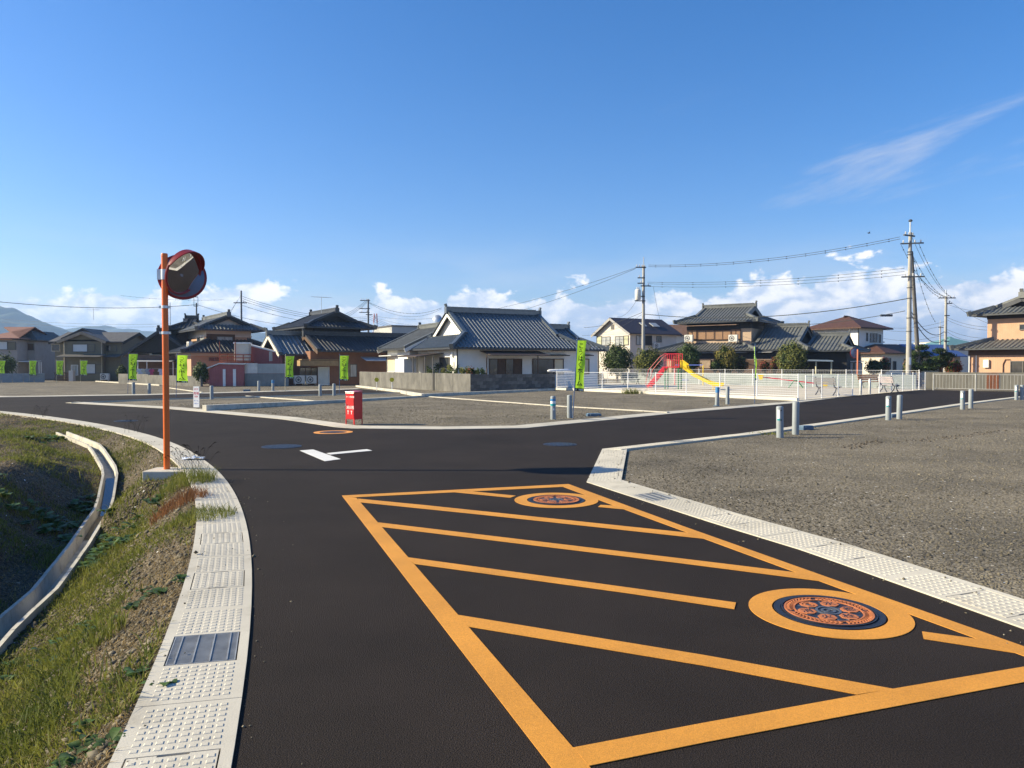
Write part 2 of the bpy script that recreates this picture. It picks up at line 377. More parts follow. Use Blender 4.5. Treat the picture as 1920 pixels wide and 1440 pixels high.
# ---------------------------------------------------------------- gutters: precast slabs laid along the kerb lines
class Path:
    def __init__(s, P):
        s.P = [np.array(p, float) for p in P]; s.L = [0.0]
        for a, b in zip(s.P, s.P[1:]): s.L.append(s.L[-1] + np.linalg.norm(b - a))
        s.N = [np.array(p) for p in offset_path(s.P, 1.0)]; s.N = [n - p for n, p in zip(s.N, s.P)]
    def at(s, q, w):
        q = min(max(q, 0), s.L[-1] - 1e-6); i = int(np.searchsorted(s.L, q, 'right') - 1); i = min(i, len(s.P) - 2)
        t = (q - s.L[i]) / (s.L[i + 1] - s.L[i]); p = s.P[i] * (1 - t) + s.P[i + 1] * t; n = s.N[i] * (1 - t) + s.N[i + 1] * t
        n = n / np.linalg.norm(n); return p + n * w
def gutter(path, name, side, width=.45, unit=1.36, bump_d=15.0, grate_at=None, rise=.02, lid_every=1, start=0.0):
    P = Path(path); root = bpy.data.objects.new(name, None); COL.objects.link(root); struct(root)
    n = max(1, int((P.L[-1] - start) / unit)); ul = (P.L[-1] - start) / n
    def put(m, q0, mat, nm, par):
        m.v = [(*P.at(q0 + x, side * y), z + rise * y / width) for x, y, z in m.v]
        return m.build(nm, mat, par)
    def bumps(m, x0, x1, y0, y1, z):
        nx = max(1, round((x1 - x0) / .05)); ny = max(1, round((y1 - y0) / .0455)); dx, dy = (x1 - x0) / nx, (y1 - y0) / ny
        for i in range(nx):
            for j in range(ny):
                a, b = x0 + (i + .5) * dx, y0 + (j + .5) * dy; r, q, s_ = .0135, .0165, .72
                m.add([(a-r,b-q,z),(a+r,b-q,z),(a+r,b+q,z),(a-r,b+q,z),(a-r*s_,b-q*s_,z+.0028),(a+r*s_,b-q*s_,z+.0028),(a+r*s_,b+q*s_,z+.0028),(a-r*s_,b+q*s_,z+.0028)],
                      [(4,5,6,7),(0,1,5,4),(1,2,6,5),(2,3,7,6),(3,0,4,7)])
    def cuts(m, x0, x1, y0, y1, z0, z1):                # box cut along the path so that it bends
        k = max(1, int((x1 - x0) / .35))
        for i in range(k):
            e = .0 if k == 1 else .0
            m.box(x0 + (x1 - x0) * i / k, x0 + (x1 - x0) * (i + 1) / k, y0, y1, z0, z1)
    if start: m = M(); cuts(m, 0, start - .004, 0, width, -.12, .010); bumps(m, .03, start - .03, .05, width - .05, .010); put(m, 0, conc, 'slab', root)
    for i in range(n):
        q = start + i * ul; c = P.at(q + ul / 2, 0); d = math.hypot(*c); near = d < bump_d and c[1] > -1.5
        z = .010 + rnd.uniform(-.0015, .0015); g = .004; L_ = ul - g
        m = M()
        if not near:
            cuts(m, 0, L_, 0, width, -.12, z); put(m, q, conc, 'slab', root); continue
        l0, l1, w0, w1 = L_ * .34, L_ * .66, .05, width - .05
        cuts(m, 0, l0, 0, width, -.12, z); cuts(m, l1, L_, 0, width, -.12, z)
        m.box(l0, l1, 0, w0, -.12, z); m.box(l0, l1, w1, width, -.12, z)
        m.box(l0, l1, w0, w1, -.14, -.055 if i in (grate_at or ()) else -.075)
        bumps(m, .03, l0 - .02, w0, w1, z); bumps(m, l1 + .02, L_ - .03, w0, w1, z)
        slab = put(m, q, conc, 'slab', root)
        gr = i in (grate_at or ())
        a0, a1, b0, b1 = l0 + .007, l1 - .007, w0 + .007, w1 - .007
        if gr:
            m = M()
            for (x0, x1, y0, y1) in ((a0, a1, b0, b0 + .006), (a0, a1, b1 - .006, b1), (a0, a0 + .006, b0, b1), (a1 - .006, a1, b0, b1)): m.box(x0, x1, y0, y1, -.04, z)
            for k in range(1, 30): x = a0 + (a1 - a0) * k / 30; m.box(x - .0028, x + .0028, b0 + .006, b1 - .006, -.03, z - .001)
            for k in (1, 3, 5, 7): y = b0 + (b1 - b0) * k / 8; m.box(a0 + .006, a1 - .006, y - .003, y + .003, -.012, z + .003)
            put(m, q, steel, 'grate', slab)
        else:
            m = M(); yc = (b0 + b1) / 2
            m.box(a0 + .012, a1 - .012, b0, b1, -.07, z)
            for x0, x1 in ((a0, a0 + .012), (a1 - .012, a1)):
                m.box(x0, x1, b0, yc - .06, -.07, z); m.box(x0, x1, yc + .06, b1, -.07, z)
            bumps(m, a0 + .02, a1 - .02, b0, b1, z); put(m, q, conc, 'lid', slab)
    return root
P_left = Path(left_edge)
# start so that a grate lands where the photo shows one (about 4 m ahead)
gutter(left_edge, 'left_gutter', 1, grate_at=(9,), rise=.012, start=0.50)
gutter(right_edge, 'right_gutter', 1, grate_at=(0,), rise=.018, start=.64)
gutter([chamfer[1], chamfer[0]], 'corner_gutter', -1, rise=.018, unit=1.0)
gutter(near_side, 'side_road_gutter', -1, bump_d=17, grate_at=(1,), rise=.03)
gutter(K1[::-1], 'wedge_lot_gutter', -1, rise=.02, width=.5, bump_d=0); gutter(K1b[::-1], 'corner_lot_gutter', -1, rise=.02, width=.5, bump_d=0)
gutter(K1c[::-1], 'middle_lot_gutter', -1, rise=.02, width=.5, bump_d=0)
gutter(park_road[::-1], 'park_gutter', -1, rise=.015, bump_d=0)
gutter(far_kerb, 'far_lot_gutter', 1, rise=.03, bump_d=0)
gutter(wedge_up, 'back_lane_gutter', -1, rise=.03, bump_d=0)
def back(P, w): return [tuple(p) for p in offset_path(P, w)]
kk = K1[2:] + K1b[1:] + K1c[1:]
sheet('middle_plot', back(kk, .445) + [G(1494, 752.5), G(1042, 731.5), G(798, 745), G(644, 755), G(392, 771.3)], .018, gravel)
sheet('right_plot', [tuple(p) for p in back(right_edge, .445)[1:]][::-1] + [(chamfer[1][0] + .48, chamfer[1][1] + .02), (chamfer[0][0] + .42, chamfer[0][1] - .35)] + back(near_side, -.445)[1:] + [(70, 34), (70, -20)], .004, gravel)
def kerb_line(pts, name, w=.10, h=.05):
    m = M()
    for a, b in zip(pts, pts[1:]): m.beam((*a, h / 2 - .02), (*b, h / 2 - .02), w, h)
    return struct(m.build(name, conc, bevel=.008))
kerb_line([G(800,744.5), G(1062,764), G(1253,775)], 'lot_divider_kerb', w=.14, h=.07)
kerb_line([G(462,743), G(590,752)], 'wedge_lot_divider_kerb')
kerb_line([G(307,726), G(379,736)], 'far_lot_divider_kerb')
kerb_line([G(180,715.5), G(230,718.5), G(300,723)], 'far_lot_back_kerb', h=.1)

# ---------------------------------------------------------------- verge with its ditch
def rim_z(px): return px
DITCH_PX = [((8,1186),-.80),((82,1119),-.80),((144,1038),-.78),((168,1000),-.76),((196,955),-.74),((208,888),-.42),((179,841),-.22),((116,815),-.10)]
dpts = [(*G(p[0], p[1], z), z) for p, z in DITCH_PX]
dpts = [(dpts[0][0] + 2.6, dpts[0][1] - 7.2, -.8)] + dpts
dp = np.array(dpts)
def seg_dist(X, Y, P, vals=None):
    best = np.full(X.shape, 1e9); val = np.zeros(X.shape); sgn = np.zeros(X.shape)
    for i in range(len(P) - 1):
        a, b = P[i], P[i + 1]; d = b[:2] - a[:2]; l2 = (d * d).sum()
        t = np.clip(((X - a[0]) * d[0] + (Y - a[1]) * d[1]) / l2, 0, 1)
        dx, dy = X - a[0] - t * d[0], Y - a[1] - t * d[1]; q = np.hypot(dx, dy); w = q < best
        best = np.where(w, q, best); sgn = np.where(w, np.sign(d[0] * (Y - a[1]) - d[1] * (X - a[0])), sgn)
        if vals is not None: val = np.where(w, vals[i] + t * (vals[i + 1] - vals[i]), val)
    return best, sgn, val
rng = np.random.default_rng(5)
def vnoise(X, Y, f, seed=0):
    r = np.random.default_rng(seed).random((64, 64)); x, y = X * f, Y * f; xi, yi = np.floor(x).astype(int), np.floor(y).astype(int); u, v = x - xi, y - yi
    u, v = u*u*(3-2*u), v*v*(3-2*v); g = lambda a, b: r[a % 64, b % 64]
    return (g(xi,yi)*(1-u)+g(xi+1,yi)*u)*(1-v)+(g(xi,yi+1)*(1-u)+g(xi+1,yi+1)*u)*v - .5
le = np.array([np.append(p, 0) for p in left_edge[::2] + left_edge[-1:]])
DW = .118                                               # half width of the ditch channel
def verge_h(X, Y):
    dd, ds, rz = seg_dist(X, Y, dp, dp[:, 2]); dg, gs, _ = seg_dist(X, Y, le)
    dg = np.where(gs > 0, dg, 0); g = np.maximum(dg - .45, 0); q = np.maximum(dd - DW - .10, 0)
    f = g / (g + q + 1e-6); f = f * f * (3 - 2 * f) * .5 + f * .5
    right = rz * f + .006
    s = np.clip((dd - DW - .12) / 1.2, 0, 1); s = s * s * (3 - 2 * s)
    left = rz + (-.02 - rz) * s
    far = np.clip((Y - 14) / 3, 0, 1)
    h = np.where(ds < 0, right, left)
    n = vnoise(X, Y, .9, 1) * .16 + vnoise(X, Y, 2.7, 2) * .07 + vnoise(X, Y, 8, 3) * .035 + vnoise(X, Y, 21, 4) * .018
    amp = np.clip(q / .5, 0, 1) * np.clip(g / .35, .12, 1)
    amp = np.where(ds < 0, amp * .55, amp)
    h = h + n * amp
    mx, my = G(313, 880.5); pm = np.hypot(X - mx - .05, Y - my); h = np.where(ds < 0, np.maximum(h, -.12 - .95 * np.maximum(pm - .36, 0)), h)
    edge = np.clip(g / .08, 0, 1); h = h * edge + (.0) * (1 - edge)
    h = np.where(dd < DW - .01, rz - .42, h)
    h = np.where((gs <= 0) | (dg < .38), -.3, h)
    return h, dd, ds, dg, gs
xs = np.concatenate([np.arange(-64, -14, 1.0), np.arange(-14, 2.2, .055)])
ys = np.concatenate([np.arange(-9, 1.2, .3), np.arange(1.2, 18.6, .055), np.arange(18.6, 58, .5)])
gx, gy = np.meshgrid(xs, ys); gh, *_ = verge_h(gx, gy)
nx, ny = len(xs), len(ys); idx = np.arange(nx * ny).reshape(ny, nx)
quads = np.stack([idx[:-1,:-1], idx[:-1,1:], idx[1:,1:], idx[1:,:-1]], -1).reshape(-1, 4)
fx_, fy_ = gx.ravel()[quads].mean(1), gy.ravel()[quads].mean(1)
_, gs_, _ = seg_dist(fx_, fy_, le); dgf, _, _ = seg_dist(fx_, fy_, le)
keep = (gs_ > 0) | (dgf < .3)
verge = np_obj('verge', np.stack([gx, gy, gh], -1).reshape(-1, 3), quads[keep], soil, smooth=True); struct(verge)

# concrete U-shaped ditch in short precast lengths
ditch = thing('drainage_ditch', 'narrow concrete drainage ditch winding through the grass verge', 'ditch')
dpath = Path(dp[:, :2]); dz_len = dpath.L
def dz_at(q): return float(np.interp(q, dz_len, dp[:, 2]))
nseg = int(dpath.L[-1] / .62); sl = dpath.L[-1] / nseg
for i in range(nseg):
    q0, q1 = i * sl + .003, (i + 1) * sl - .003
    z0, z1 = dz_at(q0) + .075, dz_at(q1) + .075; m = M(); wob = rnd.uniform(-.006, .006)
    def cs(q, z):
        out = []
        for w, h in ((-.128,0),(-.09,0),(-.076,-.17),(.076,-.17),(.09,0),(.128,0),(.128,-.36),(-.128,-.36)): out.append((*dpath.at(q, w), z + h + wob))
        return out
    A, B = cs(q0, z0), cs(q1, z1)
    m.add(A + B, [(k, (k + 1) % 8, 8 + (k + 1) % 8, 8 + k) for k in range(8)] + [(0,1,2,7),(2,3,6,7),(3,4,5,6)] + [(8,15,10,9),(10,15,14,11),(11,14,13,12)])
    m.build('channel_piece', conc2, ditch)
water_m = mk('ditch_water', (.035, .03, .022), .06, .2, 3, spec=.6)
m = M(); wq = [q for q in np.arange(dpath.L[4] , dpath.L[6], .4)]
for a, b in zip(wq, wq[1:]):
    m.add([(*dpath.at(a, -.074), dz_at(a) - .078), (*dpath.at(a, .074), dz_at(a) - .078), (*dpath.at(b, .074), dz_at(b) - .078), (*dpath.at(b, -.074), dz_at(b) - .078)], [(0, 1, 2, 3)])
w_ = m.build('water', water_m, None); struct(w_)

# ---------------------------------------------------------------- painted markings
def paint(polys, name, mat, label, cat, z=.004):
    root = thing(name, label, cat)
    for i, p in enumerate(polys):
        m = M(); w = [G(*q) for q in p]; m.prism(w, z - .003 + .0006 * (i % 3), z + .0006 * (i % 3)); m.build('stripe', mat, root)
    return root
paint([[(641,929.6),(1066,908),(1056,913.2),(666.7,932.8)],
       [(641,929.6),(668.5,934.2),(763,1043),(859,1154),(1075,1404),(1104,1437.5),(1122,1460),(1049,1460),(818,1160)],
       [(1075,1403.5),(1320,1357),(1675,1293),(1920,1251.5),(2000,1237),(2000,1264),(1920,1280.5),(1320,1394),(1104,1438)],
       [(1066,908),(1280,986.7),(1543,1080),(1920,1213),(1990,1237),(1975,1251),(1920,1231),(1543,1092.5),(1320,1010.5),(1056,913.2)],
       [(863,919.5),(967,930),(957,933.6),(834,921.5)],
       [(1126,947.3),(1152,948.6),(1173,955.6),(1121.5,951)],
       [(671,935.4),(800,948),(1180,988),(1291.7,999.6),(1318.7,1010.3),(1150,992),(900,965),(675,942)],
       [(707.5,980),(1280,1048.3),(1493,1074.3),(1540,1090.5),(1280,1057),(716,988.5)],
       [(765,1046),(1180,1103),(1380,1131),(1376.7,1143),(1180,1113.5),(777.5,1058)],
       [(1729,1185),(1833,1199),(1903,1225),(1732,1198.5)],
       [(859,1154),(1320,1229.5),(1675,1293),(1608,1303.5),(1320,1249),(877,1175.5)]],
      'yellow_hatching', yellow, 'large yellow box with diagonal stripes painted on the asphalt in the foreground', 'road marking')
paint([[(562,845),(587,843),(639,861),(609,865)], [(612,850),(688,842.5),(698,845.2),(620,852.6)]], 'white_stop_mark', whitep,
      'white T shaped mark painted at the road junction', 'road marking')

def ring(m, r0, r1, z0, z1, n=72):
    return m.lathe([(r0, z0), (r1, z0), (r1, z1), (r0, z1), (r0, z0)], n)
def ngon(m, cx, cy, r, n, z0, z1, ph=0.0, sx=1.0):
    return m.prism([(cx + r * sx * math.cos(ph + 2 * math.pi * k / n), cy + r * math.sin(ph + 2 * math.pi * k / n)) for k in range(n)], z0, z1)
glyph_m = mk('glyph_black', (.02, .02, .025), .5, .1, 10)
def hydrant_cover(loc, label, detail=True):
    t = thing('hydrant_cover', label, 'manhole cover', (*loc, 0))
    ring(M(), .335, .478, .001, .0048).build('painted_ring', yellow, t)
    m = M(); ring(m, .285, .325, .002, .007); ring(m, .272, .281, .002, .013); m.build('frame', iron, t, smooth=40)
    lid = M().lathe([(0, .008), (.270, .008), (.270, .002)], 64).build('lid', iron, t)
    m = M(); ring(m, .252, .262, .008, .0125); ring(m, .198, .208, .008, .0125)
    m.build('rim_ring', orange_in, lid)
    m = M()
    for k in range(56):                               # wave pattern between the two rings
        a = 2 * math.pi * k / 56
        if k % 14 in (0,): continue
        for q, (r0, r1, sh) in enumerate(((.209, .231, .05), (.231, .251, -.05))):
            p = [(r0, a - .022), (r0, a + .022), (r1, a + .022 + sh), (r1, a - .022 + sh)]
            m.prism([(r * math.cos(w), r * math.sin(w)) for r, w in p], .008, .0122)
    m.build('wave_band', orange_in, lid)
    names = ['', '水', '都', '栓', '火', '消']
    for k in range(6):
        a = math.radians(125 - 60 * k); cx, cy = .138 * math.cos(a), .138 * math.sin(a)
        if k == 0:
            m = M()
            for r0, r1 in ((.042, .056), (.022, .034)):
                p0 = [(cx + r0 * math.cos(i * math.pi / 4 + .39), cy + r0 * math.sin(i * math.pi / 4 + .39)) for i in range(8)]
                p1 = [(cx + r1 * math.cos(i * math.pi / 4 + .39), cy + r1 * math.sin(i * math.pi / 4 + .39)) for i in range(8)]
                for i in range(8): j = (i + 1) % 8; m.prism([p0[i], p1[i], p1[j], p0[j]], .008, .0125)
            m.build('target_emblem', orange_in, lid)
        else:
            o = ngon(M(), cx, cy, .056, 8, .008, .0125, .39).build('octagon', orange_in, lid)
            m = M(); text_into(m, names[k], .075, lambda x, y, z: (cx + x, cy + y, .0132)); m.build('character', glyph_m, o) if False else m.build('character', glyph_m, lid)
    m = M(); ring(m, .062, .078, .008, .012); ring(m, .03, .045, .008, .012); ngon(m, 0, 0, .012, 8, .008, .013)
    for k in range(18):
        a = 2 * math.pi * k / 18 + .1; m.prism([(.085*math.cos(a-.05), .085*math.sin(a-.05)), (.185*math.cos(a-.02), .185*math.sin(a-.02)), (.185*math.cos(a+.03), .185*math.sin(a+.03)), (.085*math.cos(a+.05), .085*math.sin(a+.05))], .006, .0095)
    m.build('centre_emblem', mk('worn_iron', (.13, .14, .16), .4, .3, 30, metal=.5), lid)
    return t
hydrant_cover((1.985, 4.645), 'ornate orange and black hydrant cover in a yellow ring, nearest the camera')
hydrant_cover((.507, 8.51), 'ornate hydrant cover in a yellow ring at the far end of the yellow box')
def plain_cover(loc, label, r=.33, ringm=None):
    t = thing('manhole_cover', label, 'manhole cover', (*loc, 0))
    m = M(); ring(m, r - .035, r, .001, .006); m.build('frame', iron, t)
    lid = M().lathe([(0, .007), (r - .04, .007), (r - .04, .001)], 48).build('lid', iron if not ringm else mk('worn_orange_iron', (.20,.10,.05), .6, .4, 20), t)
    m = M()
    for k in range(7):
        for j in range(7):
            x, y = (k - 3) * r * .25, (j - 3) * r * .25
            if math.hypot(x, y) < r * .8: m.box(x - .025, x + .025, y - .008 - .012 * ((k + j) % 2), y + .008 + .012 * ((k + j) % 2), .007, .012)
    m.build('tread_pattern', mk('worn_iron', (.13, .14, .16), .4), lid, kind='stuff')
    if ringm: ring(M(), r + .02, r + .15, .001, .005).build('painted_ring', ringm, t)
plain_cover(G(528, 837.5), 'dark iron manhole cover left of the white T mark', .37)
plain_cover(G(1050, 833.5), 'dark iron manhole cover at the mouth of the side road', .33)
plain_cover(G(625, 810.5), 'manhole cover ringed with orange paint in front of the red hose box', .29, mk('orange_road_paint', (.72, .30, .07), .75, .12, 5))
plain_cover(G(236, 789.5), 'distant iron manhole cover near the left edge of the road', .30)
# ================================================================ houses
tile_blue = mk('roof_tile_blue', (.080, .093, .098), .36, .2, 3, spec=.9, coat=.5)
tile_grey = mk('roof_tile_grey', (.125, .13, .125), .45, .25, 3, spec=.4)
tile_dark = mk('roof_tile_dark', (.046, .049, .054), .42, .25, 3, spec=.4)
ridge_w = mk('ridge_mortar', (.42, .42, .41), .7, .2, 6)
shingle_p = mk('shingle_purple', (.040, .034, .045), .6, .2, 4, wave=('Z', 5, .01), spec=.3)
shingle_b = mk('shingle_brown', (.085, .042, .030), .65, .3, 5, wave=('Z', 6, .01), spec=.25)
shingle_g = mk('shingle_grey', (.10, .095, .09), .7, .3, 4, wave=('Z', 5, .01))
metal_teal = mk('metal_teal', (.12, .24, .25), .45, .12, 3, wave=('X', 2.2, .03))
metal_blue = mk('metal_blue', (.06, .10, .26), .45, .12, 3, wave=('X', 2.2, .03))
white_w = mk('white_plaster', (.78, .76, .71), .85, .05, 1.5, bump=.08, bscale=80)
cream_w = mk('cream_wall', (.60, .54, .47), .85, .07, 1.5, bump=.08, bscale=60)
pink_w = mk('pinkish_siding', (.50, .30, .19), .8, .08, 2, wave=('X', 9, .008), bump=.3)
pink_wy = mk('pinkish_siding_side', (.50, .30, .19), .8, .08, 2, wave=('Y', 9, .008), bump=.3)
brown_w = mk('brown_siding', (.24, .115, .065), .8, .12, 2, wave=('X', 8, .008), bump=.3)
olive_w = mk('olive_wall', (.20, .175, .12), .85, .08, 2, bump=.1, bscale=60)
beige_w = mk('beige_wall', (.44, .38, .30), .85, .08, 2, bump=.1, bscale=60)
black_w = mk('dark_timber', (.030, .027, .024), .7, .2, 4)
wood_d = mk('brown_timber', (.10, .055, .032), .65, .2, 5)
shutter_b = mk('brown_shutter', (.29, .165, .09), .6, .12, 3, wave=('Z', 14, .005), bump=.3)
shutter_w = mk('pale_shutter', (.62, .63, .62), .5, .06, 3, wave=('Z', 14, .004), bump=.3)
shutter_c = mk('cream_shutter', (.66, .54, .36), .55, .06, 3, wave=('X', 8, .006), bump=.3)
glass = mk('window_glass', (.035, .040, .045), .07, .5, 1.2, spec=.6)
glass_c = mk('curtained_glass', (.36, .37, .36), .15, .35, 2.5, spec=.6, stretch=(6, 6, .4))
alu = mk('window_frame', (.13, .12, .11), .45, .1, 5, metal=.4); alu_w = mk('white_frame', (.72, .72, .70), .45, .05)
whitem = mk('white_metal', (.74, .74, .72), .45, .06, 4); acm = mk('aircon_white', (.66, .64, .58), .5, .06, 4)
rust = mk('rusty_red', (.30, .07, .035), .7, .3, 6)
maroon = mk('maroon_sheet', (.32, .095, .095), .55, .12, 2, wave=('X', 6, .02), bump=.4)
maroon_y = mk('maroon_sheet_side', (.23, .055, .055), .55, .12, 2, wave=('Y', 6, .02), bump=.4)
corr = mk('corrugated_grey', (.36, .38, .36), .5, .14, 1.2, wave=('X', 9, .02), bump=.4)
corr_d = mk('corrugated_dark', (.20, .21, .20), .55, .18, 1.2, wave=('X', 9, .02), bump=.4)

def tiles(P, nrm, a0, a1, ttop, slope_len, pitch=.28, course=.26, hgt=.062):
    """rolled roof tiles: P(a,t)->point, nrm unit normal; columns along a, courses up t (0..1)"""
    V, Fc = [], []; n = max(1, round((a1 - a0) / pitch)); w = (a1 - a0) / n; ct = course / slope_len; nv = Vector(nrm)
    prof = ((0, 0), (.48, .0), (.52, .46), (.60, .88), (.71, 1), (.83, .86), (.93, .42), (1.0, 0)); m_ = len(prof)
    for i in range(n):
        s = a0 + i * w; tt = min(max(ttop(s + w * .5), 0), 1)
        if tt < .015: continue
        k = max(1, math.ceil(tt / ct - .15))
        for j in range(k):
            t0 = j * ct; t1 = min((j + 1) * ct, tt) if j < k - 1 else tt; b = len(V)
            for (t, lift) in ((t0, -.012), (t0, .024), (t0, .024), (t1, .004)):
                for fx, h in prof: V.append(P(s + fx * w, t) + nv * (h * hgt + lift))
            for q in range(m_ - 1): Fc.append((b+q, b+q+1, b+m_+q+1, b+m_+q)); Fc.append((b+2*m_+q, b+2*m_+q+1, b+3*m_+q+1, b+3*m_+q))
    return V, Fc
def roof(root, x0, x1, y0, y1, ze, zr, ov=.6, kl=.35, kr=None, axis='x', tile=None, base=None, gable=None, barge=None, pitch=.30, course=.28, ova=None, th=.10, ridge=True, under=None, dring=True):
    kr = kl if kr is None else kr; ova = ov if ova is None else ova
    if axis == 'y': x0, x1, y0, y1 = y0, y1, x0, x1
    A0, A1, B0, B1 = x0 - ova, x1 + ova, y0 - ov, y1 + ov; D = (B1 - B0) / 2; bm = (B0 + B1) / 2; rise = zr - ze
    mp = (lambda a, b, z: Vector((a, b, z))) if axis == 'x' else (lambda a, b, z: Vector((b, a, z)))
    zt = lambda t: ze + rise * t
    rm = M(); dn = (0, 0, -th)
    for sg in (0, 1):
        B = (lambda t: B0 + t * D) if sg == 0 else (lambda t: B1 - t * D)
        rm.slab([mp(A0, B(0), ze), mp(A1, B(0), ze), mp(A1 - kr * D, B(kr), zt(kr)), mp(A1 - kr * D, B(1), zr), mp(A0 + kl * D, B(1), zr), mp(A0 + kl * D, B(kl), zt(kl))], dn)
    if kl: rm.slab([mp(A0, B0, ze), mp(A0, B1, ze), mp(A0 + kl * D, B1 - kl * D, zt(kl)), mp(A0 + kl * D, B0 + kl * D, zt(kl))], dn)
    if kr: rm.slab([mp(A1, B0, ze), mp(A1, B1, ze), mp(A1 - kr * D, B1 - kr * D, zt(kr)), mp(A1 - kr * D, B0 + kr * D, zt(kr))], dn)
    ro = rm.build('roof', base or tile, root)
    if tile is not None and pitch:
        sl = math.hypot(D, rise); V, Fc = [], []
        def addt(r):
            b = len(V); V.extend(r[0]); Fc.extend(tuple(i + b for i in f) for f in r[1])
        tf = lambda a: (a - A0) / D if a - A0 < kl * D else ((A1 - a) / D if A1 - a < kr * D else 1)
        for sg in (0, 1):
            n = mp(0, -rise if sg == 0 else rise, D).normalized() if axis == 'x' else Vector((-rise if sg == 0 else rise, 0, D)).normalized()
            addt(tiles(lambda a, t: mp(a, B0 + t * D if sg == 0 else B1 - t * D, zt(t)), n, A0, A1, tf, sl, pitch, course))
        for k, sgn in ((kl, -1), (kr, 1)):
            if not k: continue
            n = mp(sgn * rise, 0, D).normalized() if axis == 'x' else Vector((0, sgn * rise, D)).normalized()
            addt(tiles(lambda a, t: mp(A0 + t * D if sgn < 0 else A1 - t * D, a, zt(t)), n, B0, B1, lambda a: min(k, (a - B0) / D, (B1 - a) / D), sl, pitch, course))
        np_obj('roof_tiles', np.array([tuple(p) for p in V]), np.array(Fc), tile, ro, kind='stuff', smooth=True)
    if ridge:
        rr = .0 if kl else .0
        r0, r1 = mp(A0 + kl * D - .02, bm, zr + .12), mp(A1 - kr * D + .02, bm, zr + .12)
        m = M().beam(r0, r1, .24, .26); m.beam(r0 + Vector((0, 0, .16)), r1 + Vector((0, 0, .16)), .30, .05)
        d_ = (r1 - r0).normalized(); L_ = (r1 - r0).length
        for i in range(int(L_ / .3)): q = r0 + d_ * (i + .5) * .3; m.beam(q + Vector((0, 0, .2)) - d_ * .13, q + Vector((0, 0, .2)) + d_ * .13, .22, .08)
        m.build('ridge', tile or base, ro)
        for q, s in ((r0, -1), (r1, 1)):
            e = M().beam(q - d_ * .05 * 0 + d_ * s * .0, q + d_ * s * .10, .36, .42); e.beam(q + d_ * s * .02 + Vector((0, 0, .2)), q + d_ * s * .1 + Vector((0, 0, .42)), .2, .12)
            e.build('ridge_end', tile or base, ro)
        for k, A, s in ((kl, A0, 1), (kr, A1, -1)):
            ax = A + s * k * D
            for Bc, sb in ((B0, 1), (B1, -1)):
                if k > .05:
                    p, q = mp(A, Bc, ze + .10), mp(ax, Bc + sb * k * D, zt(k) + .12)
                    hr = M().beam(p, q, .22, .2); hr.beam(p - (q - p).normalized() * .1, p + (q - p).normalized() * .12, .26, .34); hr.build('hip_ridge', tile or base, ro)
                if dring and k < .95:
                    p, q = mp(ax + s * .12, Bc + sb * k * D, zt(k) + .10), mp(ax + s * .12, bm - sb * .1, zr + .02)
                    M().beam(p, q, .26, .14).build('verge_ridge', tile or base, ro)
    for k, A, s in ((kl, A0, 1), (kr, A1, -1)):
        if k > .95: continue
        ax = A + s * k * D; inset = (ova if k == 0 else .35)
        if gable is not None:
            b0, b1 = B0 + k * D, B1 - k * D
            if k == 0: b0, b1 = y0, y1
            zb = ze + (b0 - B0) / D * rise
            m = M().slab([mp(ax + s * inset, b0, zb - th * .6), mp(ax + s * inset, b1, zb - th * .6), mp(ax + s * inset, bm, zr - th * .9)], mp(s * .08, 0, 0)); m.build('gable_wall', gable, root)
        if barge is not None:
            for Bc, sb in ((B0 + k * D, 1), (B1 - k * D, -1)):
                zk = zt(k); M().beam(mp(ax + s * .02, Bc, zk - th - .06), mp(ax + s * .02, bm, zr - th - .06), .05, .26).build('barge_board', barge, ro)
    return ro
class House:
    def __init__(s, name, label, cat, px, d, deg, group=None):
        s.X, s.Y = AT(px, 684, d)[:2]; s.c, s.s = math.cos(R(deg)), math.sin(R(deg))
        s.root = thing(name, label, cat, (s.X, s.Y, 0), R(deg), group)
    def fx(s, px, y=0.0):
        k = (px - CX) / F; x0, y0 = s.X - s.s * y, s.Y + s.c * y; return (k * y0 - x0) / (s.c - k * s.s)
    def ly(s, px, x=0.0):
        k = (px - CX) / F; x0, y0 = s.X + s.c * x, s.Y + s.s * x; return (k * y0 - x0) / (-s.s - k * s.c)
    def z(s, py, x=0.0, y=0.0): return AT(CX, py, s.Y + s.s * x + s.c * y)[2]
    def walls(s, x0, x1, y0, y1, z0, z1, mat, name='wall'): return M().box(x0, x1, y0, y1, z0, z1).build(name, mat, s.root)
    def wf(s, p0, p1, q0, q1, y=0.0, **k):
        a0, a1 = s.fx(p0, y), s.fx(p1, y); xm = (a0 + a1) / 2; return window(s.root, 'f', y, min(a0, a1), max(a0, a1), s.z(q1, xm, y), s.z(q0, xm, y), **k)
    def wl(s, p0, p1, q0, q1, x=0.0, face='l', **k):
        a0, a1 = s.ly(p0, x), s.ly(p1, x); ym = (a0 + a1) / 2; return window(s.root, face, x, min(a0, a1), max(a0, a1), s.z(q1, x, ym), s.z(q0, x, ym), **k)
